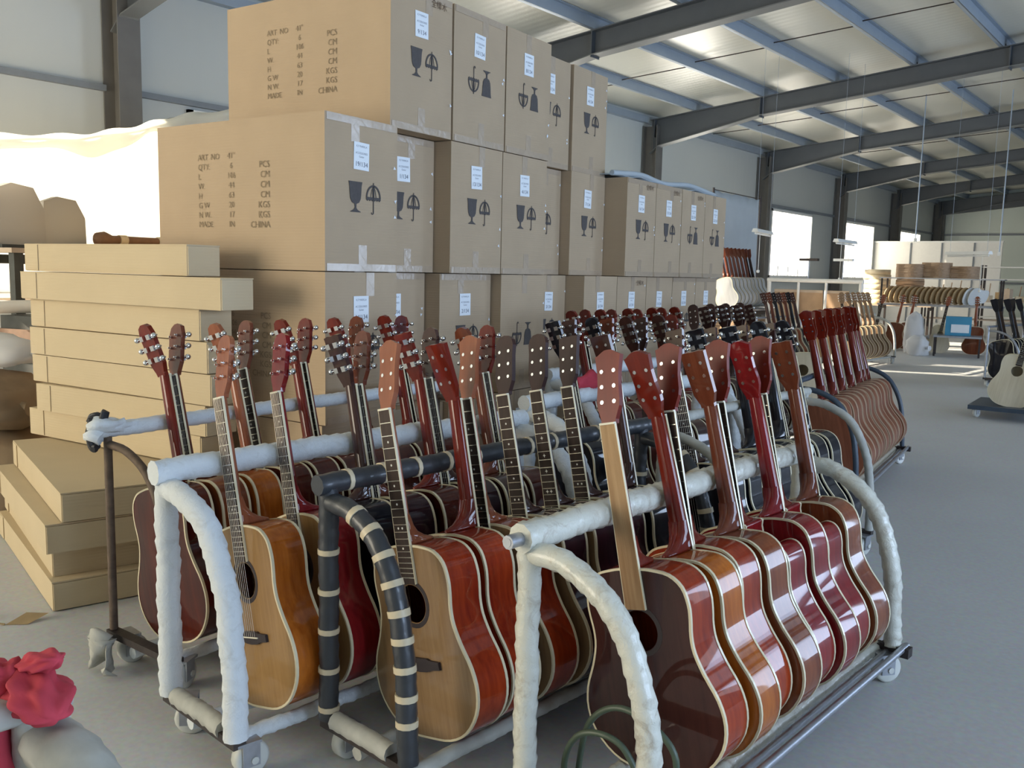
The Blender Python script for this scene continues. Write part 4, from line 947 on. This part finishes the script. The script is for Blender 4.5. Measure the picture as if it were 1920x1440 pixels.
# foreground cart at the lower left corner with a red cloth tied to it
FG = Rack('guitar_cart', 'empty cart end in the lower left corner with taped arch', (-1.17, -0.85), (-1.17, 0.50), w=0.34, rz=0.715, style='grey', seed=101, post_r=0.036)
rc = empty('red_cloth', (-1.185, 0.50, 0.705)); tag(rc, 'red cloth knotted round the cart post in the lower left corner', 'cloth')
def cloth_lobe(c, size, rz, tilt, seed):
    V = []; n, m = 44, 26; rot = Matrix.Rotation(rz, 3, 'Z') @ Matrix.Rotation(tilt, 3, 'Y')
    for j in range(m+1):
        ph = math.pi*j/m
        for i in range(n):
            a = 2*math.pi*i/n; f = 1 + 0.17*math.sin(5*a + 4*math.cos(ph)+seed) + 0.12*math.sin(8*a-5*math.cos(ph)+seed*2)*math.sin(ph)
            V.append(Vector(c) + rot @ Vector((-math.cos(ph)*size[0]/2, abs(math.sin(ph))**0.8*math.cos(a)*size[1]/2*f, abs(math.sin(ph))**0.8*math.sin(a)*size[2]/2*f)))
    return V, [(j*n+i, j*n+(i+1) % n, (j+1)*n+(i+1) % n, (j+1)*n+i) for j in range(m) for i in range(n)]
for nm, args in (('loop', ((0.035, -0.01, 0.030), (0.115, 0.07, 0.045), -0.1, 0.22, 1)), ('loop', ((-0.085, -0.02, 0.012), (0.12, 0.07, 0.05), 0.2, -0.1, 2)), ('knot', ((-0.02, -0.03, 0.03), (0.055, 0.06, 0.065), 0.2, 0.1, 3)), ('corner', ((0.02, 0.0, 0.065), (0.08, 0.04, 0.028), 0.2, -0.35, 4))):
    V, F = cloth_lobe(*args); obj(nm, MB().add(V, F, True).mesh(nm), 'red_cloth', rc)
obj('tail', rag_mesh([[(-0.02, -0.03, 0.02), (-0.012, -0.045, -0.03), (-0.01, -0.05, -0.065)]], 9, 0.026), 'red_cloth', rc)
bs = obj('black_sleeve', MB().tube([(0, 1.35, 0.30), (0, 1.35, 0.63)], 0.044, 12), 'foam_black', FG.obj)

# ================================================================ right background
tp = empty('blue_tarp', (-6.9, 14.85, 0)); tag(tp, 'pale blue tarpaulin panel hanging beyond the end of the cartons', 'tarpaulin')
V, F = sheet_mesh([(-6.9, 13.95, 2.68), (-6.9, 14.4, 2.66), (-6.9, 14.9, 2.67), (-6.9, 15.3, 2.65), (-6.9, 15.72, 2.66)], 0.02, 6, nv=16, fold=0.012, lean=0.02)
cloth('hanging_side', [(x+6.9, y-14.85, z) for x, y, z in V], F, 0.004, 'tarp_blue', tp)
obj('line', MB().tube([(0, -0.95, 2.69), (0.0, 0.92, 2.67)], 0.008, 6), 'steel_dark', tp)
for y in (-0.95, 0.92): obj('prop', MB().tube([(0, y, 0), (0, y, 2.72)], 0.02, 8), 'steel_dark', tp)
bc = empty('blue_cloth', (-3.66, 5.9, 1.905), ANG); tag(bc, 'folded pale blue cloth spread along the tops of the last cartons', 'cloth')
V = []; nu, nv = 40, 10
for j in range(nv):
    for i in range(nu):
        t = i/(nu-1); V.append((-0.42 + 0.80*j/(nv-1), -0.92 + 1.86*t, 0.006 + (0.05+0.02*math.sin(i*0.9))*abs(math.sin(t*5.2+0.3))*(0.35+0.65*math.sin(math.pi*j/(nv-1)))))
cloth('sheet', V, [(j*nu+i, j*nu+i+1, (j+1)*nu+i+1, (j+1)*nu+i) for j in range(nv-1) for i in range(nu-1)], 0.003, 'tarp_blue', bc)
obj('rolled_edge', MB().tube(spline([(0.36, -0.9, 0.022), (0.37, -0.5, 0.045), (0.36, -0.1, 0.024), (0.37, 0.35, 0.05), (0.36, 0.9, 0.022)], 8), 0.018, 10), 'tarp_blue', bc)
# pale unfinished body on a dolly beyond the carts
def body_blank(name, label, loc, rz, lean, mat, group=None, tilt=0.0):
    r = empty(name); tag(r, label, 'guitar body', group); r.matrix_world = Matrix.Translation(loc) @ Matrix.Rotation(rz, 4, 'Z') @ Matrix.Rotation(tilt, 4, 'X') @ Matrix.Rotation(-lean, 4, 'Y')
    obj('rim', G['body'][False], mat, r); obj('soundboard', G['top'][False], mat, r); obj('binding', G['bf'][False], mat, r); return r
def dolly(label, x, y, rz, lx, ly, mat='steel_blue', group='low dollies'):
    r = empty('dolly', (x, y, 0), rz); tag(r, label, 'dolly', group); obj('deck', MB().box((0, 0, 0.105), (lx, ly, 0.04)), mat, r)
    for sx in (-1, 1):
        for sy in (-1, 1): caster(r, (sx*(lx/2-0.06), sy*(ly/2-0.06), 0.005), 0.4*sx)
    return r
dolly('low dolly under the pale body beyond the black guitar cart', -2.95, 7.95, 0.1, 0.5, 0.5)
body_blank('guitar_body_blank', 'pale unfinished guitar body showing right of the last front headstock', (-2.93, 7.85, 0.127), 0.25, 0.05, 'satin_pale')
# cart of dark-headed guitars and cart of raw guitars
E2 = Rack('guitar_cart', 'distant cart of dark-headed guitars before the white frame', (-4.95, 11.4), (-4.85, 12.7), w=0.36, rz=0.74, style='steel', simple=True, seed=111)
fill(E2, 'the distant dark-headed cart', [g(('dark headstock', 'brown headstock', 'blue-black headstock')[i % 3], (LD, LB, LK)[i % 3], True, neck=(ND, NB, 'lacquer_black')[i % 3], head='square') for i in range(7)], 'guitars on the distant dark-headed cart', u0=0.18, step=0.14, detail=1, seed=15)
Fk = Rack('guitar_cart', 'distant cart of unvarnished guitars near the sunlit floor', (-4.50, 13.1), (-4.42, 14.6), w=0.36, rz=0.74, style='grey', simple=True, seed=121)
fill(Fk, 'the unvarnished cart', [g('raw wood' if i else 'raw wood front with dark soundhole', 'satin_raw', i > 0, top='satin_raw', neck='satin_raw', head='octagon', tuners=True) for i in range(6)], 'guitars on the unvarnished cart', u0=0.25, step=0.20, detail=1, seed=16)
# shelf of grey primed guitars against the left wall
table('shelf_table', 'long shelf table carrying grey primed guitars by the wall', 'table', -6.50, 14.55, 0.755, 0.60, 2.1, 0.05, 'steel_bare', 'steel_dark', shelf=(0.25,))
for i in range(9):
    guitar((-6.44, 13.75+0.15*i, 0.778), 0.05, R(15), False if i > 6 else True, side='primer_grey', neck='neck_brown', head='square', label='%s grey primed guitar from the near end of the shelf table' % ORD[i], group='grey primed guitars', detail=0)
for i, (y, n) in enumerate(((13.85, 3), (14.5, 2), (15.15, 3))):
    for j in range(n):
        r = empty('wood_block', (-6.50, y, 0.272+0.105*j), 0.04*j); tag(r, '%s wood bundle from the near end under the shelf table, level %s' % (ORD[i], ORD[j]), 'wood', 'wood bundles under the shelf')
        obj('plank_bundle', MB().box((0, 0, 0.05), (0.4, 0.55, 0.095)), 'plate_brown', r); obj('strap', MB().box((0, 0, 0.05), (0.41, 0.04, 0.10)), 'tape_tan', r)
# white tubular frame with lamps
wf_ = empty('tubular_stand', (-5.36, 14.5, 0)); tag(wf_, 'white tubular frame standing before the bright window', 'frame')
for x in (-0.75, 0.75):
    obj('upright', MB().tube([(x, 0, 0), (x, 0, 1.24)], 0.035, 10), 'white_paint', wf_); obj('foot', MB().box((x, 0, 0.02), (0.08, 0.5, 0.04)), 'white_paint', wf_)
obj('crossbar', MB().tube([(-0.78, 0, 1.24), (0.78, 0, 1.24)], 0.035, 10), 'white_paint', wf_)
for x in (-0.25, 0.2): obj('strut', MB().tube([(x, 0, 0.5), (x, 0, 1.22)], 0.022, 8), 'white_paint', wf_)
obj('lower_bar', MB().tube([(-0.75, 0, 0.5), (0.75, 0, 0.5)], 0.025, 8), 'white_paint', wf_)
for i, x in enumerate((-0.1, 0.45)):
    r = empty('task_lamp', (-5.36+x, 14.5, 1.275)); tag(r, ('slim task lamp standing on the white frame before the window', 'task lamp with a bright bar head on the right of the white frame')[i], 'lamp', 'task lamps on the frame')
    obj('stem', MB().tube([(0, 0, 0), (0, 0, 0.28)], 0.008, 6), 'steel_bare', r); obj('lamp_head', MB().box((0, 0, 0.30), (0.30, 0.08, 0.04)), ('steel_dark', 'lamp_white')[i], r)
for i in range(3):
    r = empty('board', (-5.85+0.42*i, 14.72, 0.0), 0.05); r.rotation_euler = (R(8), 0, 0.05); tag(r, '%s brown board from left leaning behind the white frame' % ORD[i], 'board', 'boards behind the white frame')
    obj('panel', MB().box((0, 0, 0.55), (0.38, 0.02, 1.1)), 'plate_brown', r); obj('edge_strip', MB().box((0, -0.012, 1.08), (0.38, 0.01, 0.04)), 'mdf', r)
# plate rack: body plates upright on a steel table, stacks of plates above
pr_t = table('plate_rack', 'two-tier steel rack of golden guitar plates in the sunlit distance', 'rack', -4.35, 18.3, 0.84, 2.1, 0.7, 0.12, 'steel_bare', 'steel_dark', lw=0.035)
for sx in (-1, 1):
    for sy in (-1, 1): obj('upper_post', MB().box((sx*1.0, sy*0.3, 1.08), (0.03, 0.03, 0.48)), 'steel_dark', pr_t)
obj('upper_shelf', MB().box((0, 0, 1.32), (2.1, 0.7, 0.02)), 'steel_bare', pr_t)
plate_me = MB().prism([(x, z) for x, z in OUT[False][::3]], 'y', -0.008, 0.008).mesh('plate')
for i in range(17):
    t = i/16; x0 = -0.80 + 1.45*t; c, s = math.cos(0.12), math.sin(0.12)
    r = empty('guitar_plate'); tag(r, '%s golden guitar plate from left standing in the plate rack' % (ORD+['fifteenth', 'sixteenth', 'seventeenth'])[i], 'plate', 'golden guitar plates')
    r.matrix_world = Matrix.Translation((-4.35+x0*c, 18.3+x0*s, 0.845+0.165)) @ Matrix.Rotation(0.12+math.pi*0.27, 4, 'Z') @ Matrix.Rotation(R(20), 4, 'X') @ Matrix.Rotation(math.pi/2, 4, 'Y') @ Matrix.Translation((0, 0, -0.25)) @ Matrix.Scale(0.86, 4)
    obj('plate', plate_me, 'plate_gold' if i < 15 else 'lamp_white', r)
slab = MB().prism([(x*1.0, z-0.25) for x, z in OUT[False][::3]], 'z', 0, 0.03).mesh('slab')
for i, (x0, n) in enumerate(((-0.55, 8), (-0.10, 9), (0.36, 7))):
    for j in range(n):
        c, s = math.cos(0.12), math.sin(0.12); r = empty('stacked_plate', (-4.35+x0*c, 18.3+x0*s, 1.332+0.032*j), random.uniform(-0.15, 0.15)+1.4)
        tag(r, '%s brown plate from below in the %s stack from left on the upper shelf' % (ORD[j], ORD[i]), 'plate', 'brown plates stacked on the rack'); obj('plate', slab, 'plate_brown', r)
def rim_mesh():
    o = OUT[False][::3]; n = len(o); V = []; F = []
    for k, z in ((1.0, 0), (1.0, 0.095), (0.95, 0.095), (0.95, 0)): V += [(x*k, (y-0.25)*k, z) for x, y in o]
    for a in range(4):
        b = (a+1) % 4; F += [(a*n+i, a*n+(i+1) % n, b*n+(i+1) % n, b*n+i) for i in range(n)]
    return MB().add(V, F, True).mesh('rim')
RIM = rim_mesh()
table('rim_bench', 'bench carrying bright stacks of pale guitar rims', 'bench', -5.38, 18.9, 0.80, 1.5, 0.6, 0.1, 'mdf', 'steel_dark')
for i, (x, n) in enumerate(((-5.70, 7), (-5.08, 6))):
    for j in range(n):
        r = empty('guitar_hoop', (x, 18.87+0.05*i, 0.802+0.097*j), 1.2+random.uniform(-0.2, 0.2)); tag(r, '%s pale bent rim from below in the %s rim stack' % (ORD[j], ('left', 'right')[i]), 'guitar rim', 'pale rims stacked in sunlight'); obj('rim_wall', RIM, ('satin_pale', 'plate_brown')[i], r); obj('end_block', MB().box((0, -0.225, 0.045), (0.06, 0.03, 0.09)), 'mdf', r)
# guitars standing in front of the plate rack, a bagged one, a blue carton
for i, (x, y, sd, tp_, lean, away) in enumerate(((-5.76, 17.4, 'satin_pale', 'satin_pale', -8, False), (-5.28, 17.38, LB, 'satin_pale', -10, False), (-4.98, 17.60, 'satin_brown', 'satin_brown', -9, True), (-4.80, 17.76, 'satin_brown', 'satin_brown', -8, True), (-4.15, 17.4, 'satin_pale', 'satin_pale', -9, False), (-3.55, 17.45, LB, 'satin_brown', 0, True))):
    guitar((x, y, 0.012), 0.2, R(lean), away, side=sd, top=tp_, neck='neck_tan', head='octagon', label='%s guitar from left standing before the plate rack' % ORD[i], group='guitars before the plate rack', detail=1, tuners=True)
bagr = soft_lump('plastic_bag', 'white plastic bag bulging before the plate rack', 'bag', (-4.42, 16.95, 0.0), (0.34, 0.32, 0.72), 'plastic_bag', 12, 0.4)
soft_lump('plastic_bag', 'lower white plastic bag slumped on the floor before the rack', 'bag', (-4.24, 16.55, 0.0), (0.36, 0.32, 0.34), 'plastic_bag', 13, -0.5)
r = empty('blue_carton', (-3.72, 17.0, 0.36), 0.2); tag(r, 'bright blue carton with pale picture on a trolley in the distance', 'carton'); obj('carton_body', MB().box((0, 0, 0.16), (0.40, 0.3, 0.32)), 'blue_carton', r); obj('picture_panel', MB().box((0.03, -0.153, 0.12), (0.28, 0.006, 0.14)), 'label_white', r)
table('trolley', 'low grey trolley carrying the blue carton', 'trolley', -3.72, 17.0, 0.355, 0.75, 0.55, 0.2, 'steel_bare', 'steel_dark', lw=0.03)
# bench with parts right of the partition
table('parts_bench', 'long bench heaped with pale wooden parts at the right edge', 'bench', -4.35, 23.5, 0.85, 3.2, 0.8, 0.15, 'mdf', 'steel_dark', shelf=(0.4,))
rnd = random.Random(44)
for i in range(14):
    x = -5.7+0.2*i; r = empty('wooden_part', (x, 23.3+0.15*(x+4.35)+rnd.uniform(-0.1, 0.1), 0.852), rnd.uniform(0, 3)); tag(r, '%s pale wooden part from left on the far parts bench' % ORD[i], 'wooden part', 'wooden parts on the far bench')
    obj('block', MB().box((0, 0, 0.06+0.04*(i % 3)), (0.16, 0.09, 0.12+0.08*(i % 3))), ('satin_pale', 'plate_gold', 'mdf')[i % 3], r); obj('peg', MB().tube([(0, 0, 0.1), (0.03, 0, 0.30+0.05*(i % 4))], 0.012, 6), 'plate_brown', r)
sh2 = empty('parts_shelf', (-3.9, 25.5, 0)); tag(sh2, 'tall open shelf of small parts in front of the far wall', 'shelf')
for x in (-1.2, 1.2):
    for y in (-0.2, 0.2): obj('post', MB().box((x, y, 0.85), (0.05, 0.05, 1.7)), 'steel_dark', sh2)
for z in (0.4, 0.9, 1.35, 1.65): obj('shelf_board', MB().box((0, 0, z), (2.4, 0.45, 0.03)), 'white_paint', sh2)
# right edge: cart of black guitars and pale guitar on a blue dolly
G2 = Rack('guitar_cart', 'steel cart of black guitars at the right edge', (-2.35, 12.3), (-2.15, 13.4), w=0.40, rz=0.74, style='steel', simple=True, seed=131)
fill(G2, 'the black guitar cart at right', [g('glossy black', LK, i % 2 == 0, neck='lacquer_black', head='square') for i in range(5)], 'guitars on the right edge cart', u0=0.16, step=0.195, detail=0, seed=17)
dolly('blue dolly under the pale guitar at the right edge', -1.62, 9.75, 0.05, 0.62, 0.75)
guitar((-1.62, 9.55, 0.127), 0.15, R(-11), False, side='satin_pale', top='satin_pale', neck='satin_pale', head='square', label='pale unfinished guitar standing on the blue dolly at right', group='guitars on the blue dolly', detail=1)
guitar((-1.42, 9.76, 0.127), 0.15, R(-10), False, side=LK, neck='lacquer_black', head='square', label='dark guitar behind the pale one on the blue dolly', group='guitars on the blue dolly', detail=1)
pp = empty('prop_pole', (-1.38, 9.42, 0.125)); tag(pp, 'dark upright pole rising from the blue dolly', 'pole'); obj('pole_shaft', MB().tube([(0, 0, 0), (0, 0, 1.0)], 0.014, 8), 'steel_dark', pp); obj('base_plate', MB().box((0, 0, 0.005), (0.08, 0.08, 0.01)), 'steel_dark', pp)
